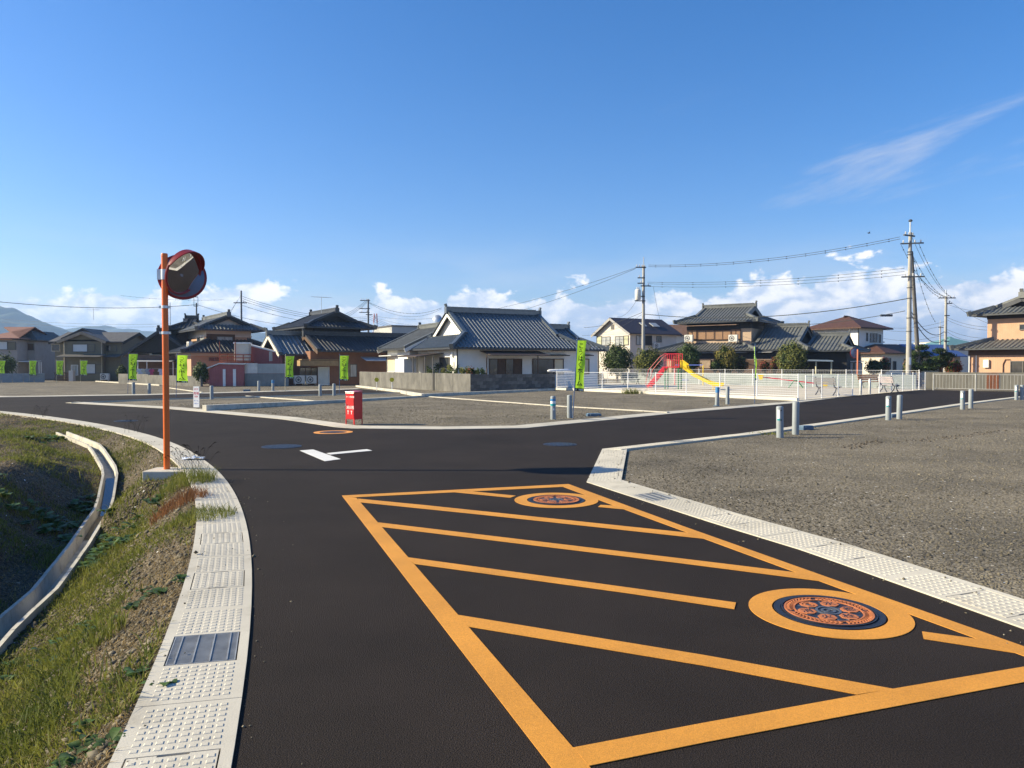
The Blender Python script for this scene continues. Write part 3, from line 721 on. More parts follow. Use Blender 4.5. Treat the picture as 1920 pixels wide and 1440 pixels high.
def window(root, face, p, a0, a1, z0, z1, pane=None, frame=None, mull=1, sub=None, sill=False):
    frame = frame or alu; pane = pane or glass; m = M(); t = .05
    m.fbox(face, p, a0 - t, a1 + t, .002, .07, z1, z1 + t); m.fbox(face, p, a0 - t, a1 + t, .002, .09, z0 - t, z0)
    m.fbox(face, p, a0 - t, a0, .002, .07, z0, z1); m.fbox(face, p, a1, a1 + t, .002, .07, z0, z1)
    for i in range(1, mull + 1):
        c = a0 + (a1 - a0) * i / (mull + 1); m.fbox(face, p, c - .025, c + .025, .012, .055, z0, z1)
    w = m.build('window', frame, root)
    for i in range(mull + 1):
        c0, c1 = a0 + (a1 - a0) * i / (mull + 1), a0 + (a1 - a0) * (i + 1) / (mull + 1)
        pm = pane if not isinstance(pane, (list, tuple)) else pane[i % len(pane)]
        g = M().fbox(face, p, c0 + (.025 if i else 0), c1 - (.025 if i < mull else 0), .006, .028, z0, z1).build('pane', pm, w)
    return w
def aircon(root, face, p, a, z, label=None, par=None):
    t = M().fbox(face, p, a - .40, a + .40, .05, .36, z, z + .62).build('aircon_unit', acm, root, bevel=.02)
    V = (lambda aa, b, zz: (aa, p - b, zz)) if face == 'f' else (lambda aa, b, zz: (p - b, aa, zz))
    m = M(); n = 20; c = (a - .10, z + .31)
    for r0, r1 in ((.0, .10), (.17, .24)):
        for k in range(n):
            w0, w1 = 2*math.pi*k/n, 2*math.pi*(k+1)/n
            m.add([V(c[0]+r*math.cos(w), .368, c[1]+r*math.sin(w)) for r, w in ((r0,w0),(r1,w0),(r1,w1),(r0,w1))], [(0,1,2,3)])
    m.build('fan_grille', mk('aircon_dark', (.10, .10, .10), .6), t)
    f = M(); f.fbox(face, p, a - .36, a - .32, .03, .38, z - .10, z); f.fbox(face, p, a + .32, a + .36, .03, .38, z - .10, z); f.build('feet', zinc, t)
def awning(root, face, p, a0, a1, z, out, mat, drop=.15, name='awning', posts=None, postm=None):
    V = (lambda a, b, zz: Vector((a, p - b, zz))) if face == 'f' else (lambda a, b, zz: Vector((p - b, a, zz)))
    w = M().slab([V(a0, .01, z), V(a1, .01, z), V(a1, out, z - drop), V(a0, out, z - drop)], (0, 0, .05)).build(name, mat, root)
    for a in posts or (): M().tube([V(a, out - .05, -.1), V(a, out - .05, z - drop)], .04, 8).build('awning_post', postm or alu, root)
    return w
def downpipe(root, x, y, z0, z1, mat=None): M().tube([(x, y, z0), (x, y, z1)], .04, 8).build('downpipe', mat or black_w, root)

# ---------------- white single-storey house with the big blue-black roof
h = House('white_house', 'white single storey house with a large blue black tiled roof behind the block wall', 'house', 858, 47, 28)
h.walls(0, 8.72, 0, 7.0, 0, 2.80, white_w); h.walls(8.72, 10.65, .004, 5.2, 0, 2.80, white_w); h.walls(-.6, 5, 7.0, 11.9, 0, 2.84, white_w)
roof(h.root, 0, 8.7, 0, 7, 2.62, 5.12, .7, .35, tile=tile_blue, base=tile_dark, gable=white_w, barge=white_w, pitch=.27, course=.27)
roof(h.root, 7.4, 10.65, .3, 5.2, 2.58, 4.12, .6, .0, .45, tile=tile_blue, base=tile_dark, gable=None, barge=None, pitch=.27)
roof(h.root, -.6, 5.2, 7.0, 11.9, 2.70, 4.35, .6, 0, axis='y', tile=tile_grey, base=tile_dark, gable=white_w, barge=white_w, pitch=.27)
h.wf(918, 977, 674, 701, mull=3, pane=[glass, wood_d, glass, wood_d], frame=wood_d)
h.wf(999, 1038, 674, 702, mull=0, frame=wood_d); h.wf(1038.5, 1055, 674, 700, pane=shutter_c, mull=0, frame=wood_d)
h.wf(1093, 1103, 674, 700, pane=shutter_c, mull=0, frame=wood_d)
awning(h.root, 'f', 0, h.fx(900), h.fx(1010), h.z(659, 3, 0), 1.5, mk('awning_brown', (.07, .05, .04), .5, .15, 3, wave=('X', 5, .02)), .28, posts=[h.fx(912, -1.4), h.fx(1008, -1.4)], postm=wood_d)
awning(h.root, 'f', 0, h.fx(1009), h.fx(1060), h.z(666, 7, 0), .6, black_w, .05); awning(h.root, 'f', 0, h.fx(1090), h.fx(1106), h.z(666, 10, 0), .5, black_w, .05)
h.wl(826, 843, 671, 689, mull=0, frame=alu); h.wl(728, 741, 671, 697, x=-.6, mull=0, pane=shutter_c, frame=alu_w)
awning(h.root, 'l', -.6, h.ly(745, -.6), h.ly(722, -.6), h.z(667, -.6, 10.5), .5, whitem, .03)
awning(h.root, 'l', 0, h.ly(832), h.ly(778) , 2.28, 1.9, mk('awning_brown', (.07, .05, .04)), .22, posts=[h.ly(812, -1.85), h.ly(797, -1.85), h.ly(775, -1.85)], postm=alu)
M().box(-1.9, -1.0, 4.6, 6.4, 0, 1.95).build('storage_cabinet', mk('cabinet_grey', (.62, .62, .63), .5, .05), h.root, bevel=.02)
M().box(-.06, -.0, .5, .9, 1.2, 1.75).build('meter_cabinet', acm, h.root); M().box(-.14, -.002, .55, .85, 2.05, 2.35).build('vent_hood', whitem, h.root, bevel=.03)
for q, (x_, y_) in enumerate(((-.05, -.05), (10.68, -.04), (-.65, 11.93))): downpipe(h.root, x_, y_, .2, 2.55)
for (x_, y_, n) in ((.2, 10.5, 'satellite_dish'),):
    m = M().lathe(dish(.32, .08), 20).xf(Matrix.Translation((2.0, 8.2, 4.95)) @ Vector((-.5, -.7, .4)).normalized().to_track_quat('Z', 'Y').to_matrix().to_4x4()); m.build('satellite_dish', zinc, h.root, smooth=True)
    M().tube([(2.0, 8.25, 4.2), (2.0, 8.25, 4.9)], .02, 6).build('dish_mast', zinc, h.root)
WHITE = h

# block wall round the white house: concrete panels on the left, coursed blocks on the right
cA, cB, cC = np.array(G(882, 735.5)), np.array(G(674, 723)), np.array(G(1041, 732.5))
stained = mk('stained_concrete', (.150, .143, .128), .92, .40, 1.3, stretch=(1.3, 1.3, .75), bump=.25, bscale=9, detail=8)
bw = thing('panel_wall', 'long stained concrete panel wall left of the white house corner', 'wall')
dv = (cB - cA); L_ = np.linalg.norm(dv); dv = dv / L_; nn = np.array((dv[1], -dv[0])) * .14
if nn[1] < 0: nn = -nn
k = 8
for i in range(k):
    p, q = cA + dv * (L_ * i / k + .006), cA + dv * (L_ * (i + 1) / k - .006); M().prism([p, q, q + nn, p + nn], -.05, 1.04 + .006 * (i % 2)).build('wall_panel', stained, bw, bevel=.008)
blk = [mk('block_%d' % i, c, .92, .25, 6, bump=.3, bscale=30) for i, c in enumerate(((.135, .122, .108), (.17, .156, .138), (.105, .097, .088)))]
bw = thing('block_wall', 'grey coursed concrete block wall in front of the white house', 'wall')
dv = cC - cA; L_ = np.linalg.norm(dv); ang = math.atan2(dv[1], dv[0]); nb = round(L_ / .40); bl_ = L_ / nb
bmesh_ = M().box(0.003, bl_ - .005, 0, .12, 0.003, .194).mesh('block'); 
meshes = []
for i in range(3):
    me = bmesh_.copy(); me.materials.append(blk[i]); meshes.append(me)
hmesh = []
for i in range(3):
    me = M().box(0.003, bl_ / 2 - .005, 0, .12, 0.003, .194).mesh('block'); me.materials.append(blk[i]); hmesh.append(me)
bw.location = (*cA, .02); bw.rotation_euler = (0, 0, ang)
for r in range(5):
    for i in range(nb + (r % 2)):
        half = (r % 2) and i in (0, nb); x = 0 if (r % 2 and i == 0) else (i - .5 * (r % 2)) * bl_
        o = bpy.data.objects.new('block', (hmesh if half else meshes)[rnd.randrange(3)]); COL.objects.link(o); o.parent = bw; o.location = (x, rnd.uniform(-.004, .004), r * .198)
M().box(.003, L_ - .003, .012, .108, -.05, .985).build('mortar_core', blk[2], bw)

# ---------------- brown two-storey house (left of centre)
h = House('brown_house', 'brown and orange two storey house with tiled roofs left of the white house', 'house', 588, 60, 35)
uw = h.fx(676); ul = h.ly(541.5); z1 = h.z(656); z2 = h.z(622); ze = h.z(613.5); zr = 7.0
h.walls(0, uw, 0, ul, 0, z2 - .0, pink_w); M().box(-.02, uw + .02, -.02, ul + .02, z2 - .0, ze + .25).build('frieze', black_w, h.root); M().box(-.04, uw + .04, -.04, ul + .04, z2 - .08, z2 + .02).build('string_course', mk('pale_trim', (.62, .55, .45), .7), h.root)
zr = h.z(587, uw / 2, ul * .3)
roof(h.root, 0, uw, 0, ul, ze, zr, .95, .35, axis='y', tile=tile_dark, base=tile_dark, gable=black_w, barge=black_w, pitch=.3)
h.wl(571, 578, 627, 640, pane=glass_c, mull=1, frame=alu_w)
M().box(h.fx(607), h.fx(658), -.10, -.003, h.z(649, 2), h.z(624, 2)).build('balcony_screen', wood_d, h.root)
h.wf(626, 657, 628, 640, y=-.1, pane=[glass, wood_d], mull=1, frame=wood_d)
aircon(h.root, 'f', 0, h.fx(667), h.z(650, 3))
# lower storey blocks
h.walls(-1.2, uw + 4.2, -2.6, ul + 1, 0, 2.6, brown_w)
roof(h.root, -.2, uw + 4.0, -2.6, 1.8, 2.62, 3.9, .7, .0, tile=tile_dark, base=tile_dark, gable=wood_d, barge=wood_d, pitch=.3)
gx0, gx1 = h.fx(532, -1.2), h.fx(588, -1.2); gy1 = h.ly(500, gx0)
h.walls(gx0, gx1, -1.2, gy1, 0, 2.4, brown_w, 'wing_wall')
roof(h.root, gx0, gx1 + .6, -1.2, gy1, h.z(664, gx0, -1.7), h.z(628, gx0, gy1 / 2 - .6), .55, 0.0, tile=tile_blue, base=tile_dark, gable=wood_d, barge=mk('pale_trim', (.62, .55, .45)), pitch=.34)
awning(h.root, 'f', -2.6, h.fx(560, -2.6), h.fx(636, -2.6), h.z(675, 0, -2.6), .7, mk('ochre_fascia', (.34, .22, .10), .8, .2, 4), .0)
M().box(h.fx(562, -3.2), h.fx(634, -3.2), -3.3, -2.62, h.z(686, 0, -3), h.z(676, 0, -3)).build('shop_fascia', mk('ochre_fascia', (.34, .22, .10)), h.root)
h.wf(597, 616, 689, 721, y=-2.6, pane=mk('pale_door', (.55, .60, .58), .4, .1, 2), mull=0, frame=alu_w)
h.wf(562, 594, 690, 712, y=-2.6, pane=glass, mull=2, frame=wood_d); h.wf(645, 668, 684, 706, y=-2.6, pane=[glass, glass_c], mull=1)
for a in (559, 581): aircon(h.root, 'f', -2.6, h.fx(a, -2.6), .12)
awning(h.root, 'f', -2.6, h.fx(676, -2.6), h.fx(724, -2.6), 2.15, 1.2, mk('tin_roof', (.55, .57, .60), .4, .15, 3, wave=('X', 7, .02)), .3, 'lean_to_roof')
m = M(); q = AT(624, 578, h.Y)
TVX = h.root
m.tube([(uw * .4, ul * .4, zr), (uw * .4, ul * .4, zr + 1.4)], .02, 6)
for i in range(6): m.tube([(uw * .4 - .5 + .2 * i, ul * .4 - .35, zr + 1.35), (uw * .4 - .5 + .2 * i, ul * .4 + .35, zr + 1.35)], .01, 4)
m.tube([(uw * .4 - .9, ul * .4, zr + 1.35), (uw * .4 + .9, ul * .4, zr + 1.35)], .012, 4); m.build('tv_aerial', zinc, h.root)

# ---------------- orange two-storey house further left
h = House('orange_house', 'orange sided two storey house with grey tiled roof behind the maroon shed', 'house', 387, 64, 35)
uw = h.fx(471.5); ul = h.ly(344); z2 = h.z(629); ze = h.z(618); zr = h.z(595, uw / 2, ul * .3)
h.walls(0, uw, 0, ul, 0, z2, pink_wy); M().box(-.01, uw + .01, -.01, ul + .01, z2, ze + .25).build('frieze', cream_w, h.root); M().box(-.04, uw + .04, -.04, ul + .04, z2 - .09, z2 + .015).build('string_course', mk('pale_trim', (.62, .55, .45)), h.root)
roof(h.root, 0, uw, 0, ul, ze, zr, .95, .35, axis='y', tile=tile_grey, base=tile_dark, gable=cream_w, barge=black_w, pitch=.3)
M().box(.02, h.fx(441), -.06, -.003, h.z(652, 2), h.z(627, 2)).build('screen', wood_d, h.root)
h.wf(408, 436, 632, 650, y=-.06, pane=glass_c, mull=1); h.wl(371, 384, 630, 651, pane=[glass_c, glass], mull=1, frame=alu_w)
aircon(h.root, 'l', -1.3, h.ly(361, -1.3), h.z(656, -1.3, 3))
h.walls(-1.6, uw + 1.6, -1.8, ul + .6, 0, 2.7, pink_w); M().box(-1.63, uw + 1.63, -1.83, ul + .63, 2.3, 2.6).build('upper_band', cream_w, h.root)
roof(h.root, -1.6, uw + 1.6, -1.8, ul + .6, 2.62, 4.4, .8, 1.0, tile=tile_dark, base=tile_dark, pitch=.32, axis='y')
h.wf(393, 412, 671, 676, y=-1.8, mull=1); h.wl(324, 338, 674, 690, x=-1.6, mull=1)
m = M().box(h.fx(338, -3), h.fx(350, -3), -3.1, -3.0, .2, 2.0)

# maroon sheds, tank on a balcony, corrugated fence
sh = House('maroon_shed', 'low maroon sheet metal shed with two pale stripes beside the gravel', 'shed', 392, 54, 6)
w = sh.fx(457); zl, zm, zr_ = sh.z(692), sh.z(683, w * .3), sh.z(684, w)
m = M(); m.slab([(0, 0, 0), (w, 0, 0), (w, 0, zr_), (w * .3, 0, zm), (0, 0, zl)], (0, 3.5, 0)); m.build('wall', maroon, sh.root)
m = M(); m.slab([(-.15, -.12, zl + .01), (w * .3, -.12, zm + .01), (w * .3, 3.6, zm + .01), (-.15, 3.6, zl + .01)], (0, 0, .09)); m.slab([(w * .3, -.12, zm + .01), (w + .1, -.12, zr_ + .01), (w + .1, 3.6, zr_ + .01), (w * .3, 3.6, zm + .01)], (0, 0, .09)); m.build('roof', mk('tin_white', (.62, .60, .56), .6, .15, 2), sh.root)
for a, b in ((418, 423), (437, 442.5)): M().box(sh.fx(a), sh.fx(b), -.03, -.002, 0, zm - .35).build('stripe', whitem, sh.root)
ta = House('maroon_annex', 'taller dark maroon annex with a beige water tank and rusty railing', 'shed', 470, 57, 10)
w = ta.fx(530); m = M(); m.slab([(-.4, 0, 0), (w, 0, 0), (w, 0, ta.z(664, w)), (-.4, 0, ta.z(646))], (0, 4, 0)); m.build('wall', maroon, ta.root)
m = M(); m.slab([(-.5, -.1, ta.z(646) + .01), (w, -.1, ta.z(664, w) + .01), (w, 4, ta.z(664, w) + .01), (-.5, 4, ta.z(646) + .01)], (0, 0, .1)); m.build('roof', whitem, ta.root)
x0, x1 = ta.fx(441, -1), ta.fx(468, -1); z0 = ta.z(678, -1, -1); M().box(x0, x1, -1.3, -.2, z0, ta.z(645, 0, -1)).build('water_tank', mk('tank_beige', (.56, .52, .44), .6, .08, 2), ta.root, bevel=.02)
M().box(x0 - .06, x1 + .06, -1.36, -.14, ta.z(645, 0, -1) + .001, ta.z(642, 0, -1)).build('tank_lid', whitem, ta.root)
rx0, rx1 = ta.fx(412, -1.4), ta.fx(471, -1.4); m = M()
for zz in (z0 + .05, z0 + .28, z0 + .52): m.beam((rx0, -1.4, zz), (rx1, -1.4, zz), .05, .06)
for i in range(5): a = rx0 + (rx1 - rx0) * i / 4; m.beam((a, -1.4, z0 - .2), (a, -1.4, z0 + (1.5 if i in (0, 2) else .55)), .05, .05)
m.build('railing', rust, ta.root); M().box(rx0, rx1, -1.45, -.05, z0 - .2, z0 - .02).build('balcony_floor', rust, ta.root)
for a in (rx0 + .1, rx1 - .1): M().tube([(a, -1.3, 0), (a, -1.3, z0 - .2)], .05, 6).build('balcony_post', rust, ta.root)
M().box(ta.fx(505), ta.fx(511), -.03, -.002, ta.z(677, 2), ta.z(659, 2)).build('narrow_window', glass_c, ta.root)
cf = House('corrugated_fence', 'pale corrugated sheet fence between the maroon shed and the brown house', 'fence', 458, 54.5, 4)
w = cf.fx(541)
for a, b, z0, z1, mm in ((458, 483, 700, 681, mk('tarp_white', (.62, .60, .54), .6, .2, 2, wave=('X', 2, .06))), (483.5, 541, 700, 682, corr), (458, 541, 723.5, 700.4, corr_d)):
    M().box(cf.fx(a), cf.fx(b), 0, .06, cf.z(z0, cf.fx(a)) if z0 < 720 else 0, cf.z(z1, cf.fx(a))).build('sheet', mm, cf.root)

# long dark roofed lean-to with washing
h = House('low_dark_house', 'low house with long dark tiled lean-to roof behind the hanging washing', 'house', 243, 66, 12)
h.walls(.2, 5.2, 0, 5, 0, 2.4, mk('dim_timber', (.16, .10, .07), .8, .2, 3))
roof(h.root, 0, 5.0, 0.2, 5.4, 2.35, 4.5, .5, 0, axis='y', tile=tile_dark, base=tile_dark, gable=black_w, pitch=.34)
h.walls(3.3, 5.4, 2.8, 6.2, 0, 4.9, wood_d, 'back_block'); roof(h.root, 3.2, 5.4, 2.8, 6.2, 4.9, 5.9, .5, .5, tile=tile_dark, base=tile_dark, pitch=.34)
awning(h.root, 'f', 0, h.fx(252), h.fx(330), h.z(676), 1.6, mk('porch_roof', (.56, .55, .52), .5, .1, 2), .12, 'porch_roof', [h.fx(259, -1.5), h.fx(276, -1.5), h.fx(325, -1.5)], alu_w)
cl_c = [('white', (.75, .75, .76)), ('cream', (.72, .66, .48)), ('grey', (.42, .42, .45)), ('pink', (.60, .10, .20)), ('pale', (.68, .68, .72))]
lx, ly_ = h.X, h.Y - 1.9
line = M().tube([(AT(246, 692, 63)[0], 63, AT(246, 691.5, 63)[2]), (AT(345, 692, 63)[0], 63, AT(345, 691.5, 63)[2])], .008, 4).build('washing_line', zinc); tag(line, 'thin washing line under the porch of the low dark house', 'washing line')
for q, (px, col, wd, ln, desc) in enumerate(((263, 0, .5, .75, 'white shirt on the washing line, leftmost'), (271, 1, .45, .65, 'cream shirt on the washing line, second from left'), (277.5, 2, .42, .62, 'grey striped shirt on the washing line'), (284, 3, .32, .5, 'small pink top on the washing line'), (303.5, 4, .55, .7, 'large pale shirt on the washing line near the orange post'))):
    c = AT(px, 691.8, 63); mm = mk('cloth_' + cl_c[col][0], cl_c[col][1], .85, .08, 6, trans=.2)
    t = thing('hanging_shirt', desc, 'laundry', (c[0], 63, c[2]), 0, 'washing on the line')
    m = M(); m.slab([(-wd/2, 0, 0), (wd/2, 0, 0), (wd/2 + .08, .03, -.22), (wd/2 - .05, 0, -.24), (wd/2 - .03, .04, -ln), (-wd/2 + .03, -.02, -ln), (-wd/2 + .05, 0, -.24), (-wd/2 - .08, -.02, -.22)], (0, .02, 0)); m.build('fabric', mm, t)
    M().box(-.02, .02, -.02, .03, -.03, .04).build('peg', wood_d, t)
fw = thing('stained_wall', 'stained concrete wall below the hanging washing', 'wall'); a, b = np.array(G(222, 718.5)), np.array(G(376, 724.5)); dv = b - a; L_ = np.linalg.norm(dv); dv /= L_; nn = np.array((-dv[1], dv[0])) * .15
for i in range(5): p, q = a + dv * (L_ * i / 5 + .01), a + dv * (L_ * (i + 1) / 5 - .01); M().prism([p, q, q + nn, p + nn], -.05, .80 if i < 2 else .74).build('wall_panel', stained, fw)

# ---------------- olive house, pink-grey house and others on the far left
h = House('olive_house', 'olive grey two storey house with front gable on the left', 'house', 97, 72, 3)
W_ = h.fx(222); h.walls(0, W_, .6, 7, 0, h.z(639), olive_w); gx0, gx1 = h.fx(121), h.fx(194); h.walls(gx0, gx1, 0, 3, 0, h.z(640), olive_w, 'gable_block')
roof(h.root, 0, W_, .6, 7, h.z(640), h.z(622, 0, 3), .4, 0, tile=shingle_g, base=shingle_g, pitch=0, gable=olive_w, ridge=False, barge=black_w)
roof(h.root, gx0, gx1, 0, 4, h.z(639), h.z(621.5, 3, 0), .45, 0, axis='y', tile=shingle_g, base=shingle_g, pitch=0, gable=olive_w, barge=mk('tan_trim', (.32, .25, .17), .7), ridge=False)
roof(h.root, h.fx(112), h.fx(176), 1.5, 5, h.z(634, 0, 1.5), h.z(615.5, 3, 1.5), .4, 0, axis='y', tile=shingle_g, base=shingle_g, pitch=0, gable=olive_w, barge=black_w, ridge=False)
h.wf(138, 165, 646, 659, pane=[shutter_w], mull=0, frame=alu); h.wf(165.5, 178, 646, 659, pane=shutter_b if False else olive_w, mull=0)
h.wf(99, 113, 646, 658, y=.6, mull=0, frame=mk('cream_frame', (.52, .45, .32), .6)); h.wf(198, 219, 648, 658, y=.6, mull=1, pane=[glass, olive_w])
awning(h.root, 'f', 0, h.fx(119), h.fx(200), h.z(665), 1.3, shingle_g, .25, 'porch_roof'); awning(h.root, 'f', .6, h.fx(198), h.fx(226), h.z(665), 1.2, shingle_g, .25, 'side_roof')
h.wf(162, 179, 683, 700, pane=shutter_w, mull=0); h.wf(180, 192, 684, 699, pane=olive_w, mull=0); h.wf(135, 146, 685, 703, pane=glass_c, mull=0, frame=alu_w)
for a in (122, 192): downpipe(h.root, h.fx(a), -.08, 0, h.z(640), mk('cream_frame', (.52, .45, .32)))
m = M().tube([(3, 2, 6), (3, 2, 7.1)], .02, 5); m.tube([(2.4, 2, 7.0), (3.6, 2, 7.0)], .015, 4); m.build('tv_aerial', zinc, h.root)
aircon(h.root, 'f', 0, h.fx(199) , .1)
h = House('rose_roof_house', 'grey walled two storey house with dull pink roof at the left edge', 'house', -22, 76, 4)
h.walls(0, h.fx(33), 0, 6, 0, h.z(637), mk('greyish_wall', (.36, .31, .27), .85, .08, 2)); roof(h.root, 0, h.fx(33), 0, 6, h.z(634), h.z(612, 0, 2), .5, 1.0, tile=shingle_b, base=mk('rose_shingle', (.26, .13, .09), .7, .15, 3), pitch=0, ridge=False)
h.wf(-10, 15, 641, 655, pane=shutter_w, mull=0); h.wf(16, 30, 642, 655, pane=olive_w, mull=0)
h2 = House('dark_roof_house', 'narrow beige two storey house with dark hipped roof near the left edge', 'house', 35, 78, 5)
h2.walls(0, h2.fx(67), 0, 6, 0, h2.z(640), mk('greyish_wall', (.36, .31, .27))); roof(h2.root, 0, h2.fx(67), 0, 6, h2.z(637), h2.z(620.5, 0, 2), .4, .8, tile=shingle_g, base=shingle_g, pitch=0, ridge=False, axis='y')
h2.wf(37, 64, 645, 656, pane=[glass, wood_d], mull=1)
awning(h2.root, 'f', 0, h2.fx(30), h2.fx(78), h2.z(677), 1.8, alu_w, .1, 'carport_roof', [h2.fx(32, -1.7), h2.fx(78, -1.7), h2.fx(74, -1.7)], alu_w)
h = House('tan_house', 'tan two storey house with dark hipped roofs far behind the washing', 'house', 236, 92, 8)
h.walls(0, h.fx(275), 0, 6, 0, h.z(641), beige_w); roof(h.root, 0, h.fx(275), 0, 6, h.z(641), h.z(632, 0, 2), .5, .9, tile=shingle_g, base=tile_dark, pitch=0, ridge=False)
h.wf(244, 268, 648, 662, mull=1, pane=[wood_d, glass]); h.walls(h.fx(275), h.fx(330), -1, 5, 0, h.z(640), mk('pale_tan', (.50, .43, .28), .85), 'side_block'); roof(h.root, h.fx(275), h.fx(330), -1, 5, h.z(640), h.z(627, 0, 2), .5, .9, tile=shingle_g, base=tile_dark, pitch=0, ridge=False)
h = House('black_roof_house', 'house with a black tiled hip roof peeking out behind the orange house', 'house', 318, 80, 10)
h.walls(0, h.fx(420), 0, 6, 0, h.z(632), wood_d); roof(h.root, 0, h.fx(420), 0, 6, h.z(631), h.z(606, 0, 3), .6, .4, tile=tile_dark, base=tile_dark, gable=black_w, pitch=.36)

wl_ = thing('far_block_wall', 'pale grey block wall behind the small flags on the far left', 'wall'); a, b = np.array(G(-40, 718)), np.array(G(100, 716.5)); dv = b - a; L_ = np.linalg.norm(dv); dv /= L_; nn = np.array((-dv[1], dv[0])) * .15
gb = mk('pale_block', (.30, .315, .315), .88, .1, 3, bump=.2, bscale=20)
for r in range(4):
    for i in range(int(L_ / .8)): p, q = a + dv * (i * .8 + .012), a + dv * (i * .8 + .788); M().prism([p, q, q + nn, p + nn], r * .2 + .004, r * .2 + .196).build('block', gb, wl_)
gt = thing('lattice_gate', 'dark lattice gate in front of the olive house', 'gate'); m = M()
x0, x1 = AT(101, 700, 71.2)[0], AT(127, 700, 71.2)[0]
for i in range(12): a = x0 + (x1 - x0) * i / 11; m.beam((a, 71.2, 0), (a + .25, 71.2, .85), .03, .03); m.beam((a + .25, 71.2 + .03, 0), (a, 71.2 + .03, .85), .03, .03)
m.build('lattice', wood_d, gt); M().box(AT(131, 700, 71)[0], AT(139, 700, 71)[0], 70.8, 71.2, 0, 1.0).build('gate_post', cream_w, gt)

# ---------------- pale flat roofed building behind
h = House('flat_roofed_building', 'cream flat roofed building between the brown house and the white house', 'building', 735, 86, 30)
l1 = h.ly(672); f1 = h.fx(792); z1 = h.z(612)
h.walls(0, f1, 0, l1 * .5, 0, z1, mk('grey_render', (.42, .42, .40), .85, .06, 1.5)); h.walls(-.02, f1 * .8, l1 * .5, l1, 0, z1 - .8, mk('cream_render', (.70, .62, .50), .85, .06, 1.5), 'back_block')
h.walls(-.03, f1 * .8, .02, l1 * .5 - .02, 0, z1 - .8, mk('cream_render', (.70, .62, .50)), 'side_wall')
M().box(-.1, f1 + .1, -.1, l1 * .5 + .05, z1 + .002, z1 + .16).build('parapet', alu, h.root); M().box(-.15, f1 * .8, l1 * .5 + .06, l1 + .1, z1 - .8 + .002, z1 - .62).build('parapet', alu, h.root)
h.wl(686, 691, 668, 676, mull=0, x=-.03); h.wl(697, 702, 668, 676, mull=0, x=-.03)

# ---------------- beige gabled house behind the park
h = House('beige_gabled_house', 'beige two storey house with dark purple roof behind the transformer pole', 'house', 1181, 80, 30)
f1 = h.fx(1268); l1 = h.ly(1118); ze = h.z(623); zr = h.z(595.5, 0, l1 / 2)
h.walls(0, f1, 0, l1, 0, ze + .1, cream_w); roof(h.root, 0, f1, 0, l1, ze - .1, zr, .45, 0, .0, tile=shingle_p, base=shingle_p, gable=cream_w, barge=mk('grey_trim', (.30, .29, .28), .6), pitch=0, ridge=False)
M().box(-.03, -.002, l1 * .45, l1 * .55, zr - 1.3, zr - .75).build('gable_vent', alu, h.root)
h.wl(1129, 1144, 632, 647, pane=[glass_c, glass_c], mull=1); h.wl(1154, 1169, 631, 647, pane=[glass_c, glass_c], mull=1); h.wl(1119.5, 1128, 631, 646, pane=mk('pale_olive', (.42, .42, .28), .7), mull=0); h.wl(1170, 1178, 630, 646, pane=mk('pale_olive', (.42, .42, .28)), mull=0)
h.wf(1193, 1205, 630, 646, pane=glass_c, mull=1); h.wf(1209, 1221, 630, 647, pane=black_w, mull=0); h.wf(1231, 1239, 631, 641, mull=1)
aircon(h.root, 'f', 0, h.fx(1228), h.z(653)); awning(h.root, 'f', 0, h.fx(1225), h.fx(1275), h.z(652), 1.6, tile_dark, .5, 'lower_roof')
for a, b in ((1215, 1222), (1234, 1246)): 
    x0, x1 = h.fx(a), h.fx(b); t = .42; M().slab([(x0, t * l1 / 2 - .45, ze - .1 + t * (zr - ze) + .10), (x1, t * l1 / 2 - .45, ze - .1 + t * (zr - ze) + .10), (x1, t * l1 / 2 + .3, ze - .1 + (t + .22) * (zr - ze) + .12), (x0, t * l1 / 2 + .3, ze - .1 + (t + .22) * (zr - ze) + .12)], (0, 0, .08)).build('skylight', glass_c, h.root)
h = House('rust_roof_house', 'house with a rusty brown roof behind the dark tiled house', 'house', 1240, 110, 10)
h.walls(0, h.fx(1300), 0, 7, 0, h.z(628), cream_w); roof(h.root, 0, h.fx(1300), 0, 7, h.z(628), h.z(608, 0, 3), .5, 0, tile=None, base=mk('rust_roof', (.17, .09, .05), .8, .3, 4), gable=cream_w, ridge=False)

# ---------------- dark tiled two-storey house
h = House('dark_tiled_house', 'large dark two storey house with ornate grey tiled roofs behind the park', 'house', 1288, 70, -35)
f1 = h.fx(1408); r1 = h.ly(1443, f1); ze = h.z(604, 3); zr = h.z(577, 3, r1 / 2)
lint = mk('tan_wall', (.50, .36, .25), .85, .08, 2)
h.walls(0, f1, 0, r1, 0, ze + .2, lint); M().box(-.03, f1 + .03, -.03, r1 + .03, h.z(617, 3), ze + .25).build('frieze', black_w, h.root)
roof(h.root, 0, f1, 0, r1, ze, zr, .9, .38, tile=tile_grey, base=tile_dark, gable=black_w, barge=tile_dark, pitch=.3)
M().box(.0, h.fx(1388), -.05, -.002, h.z(638, 3), h.z(617, 3)).build('timber_panel', black_w, h.root)
h.wf(1290, 1305, 620, 635, y=-.05, pane=shutter_b, mull=1, frame=wood_d); h.wf(1308, 1338, 620, 636, y=-.05, pane=shutter_b, mull=1, frame=wood_d); h.wf(1340, 1369, 620, 636, y=-.05, pane=shutter_b, mull=1, frame=wood_d); h.wf(1371, 1387, 618, 635, y=-.05, pane=shutter_b, mull=1, frame=wood_d)
awning(h.root, 'f', 0, h.fx(1291), h.fx(1385), h.z(609.5, 3), .7, mk('eave_board', (.28, .18, .13), .7), .06, 'window_hood')
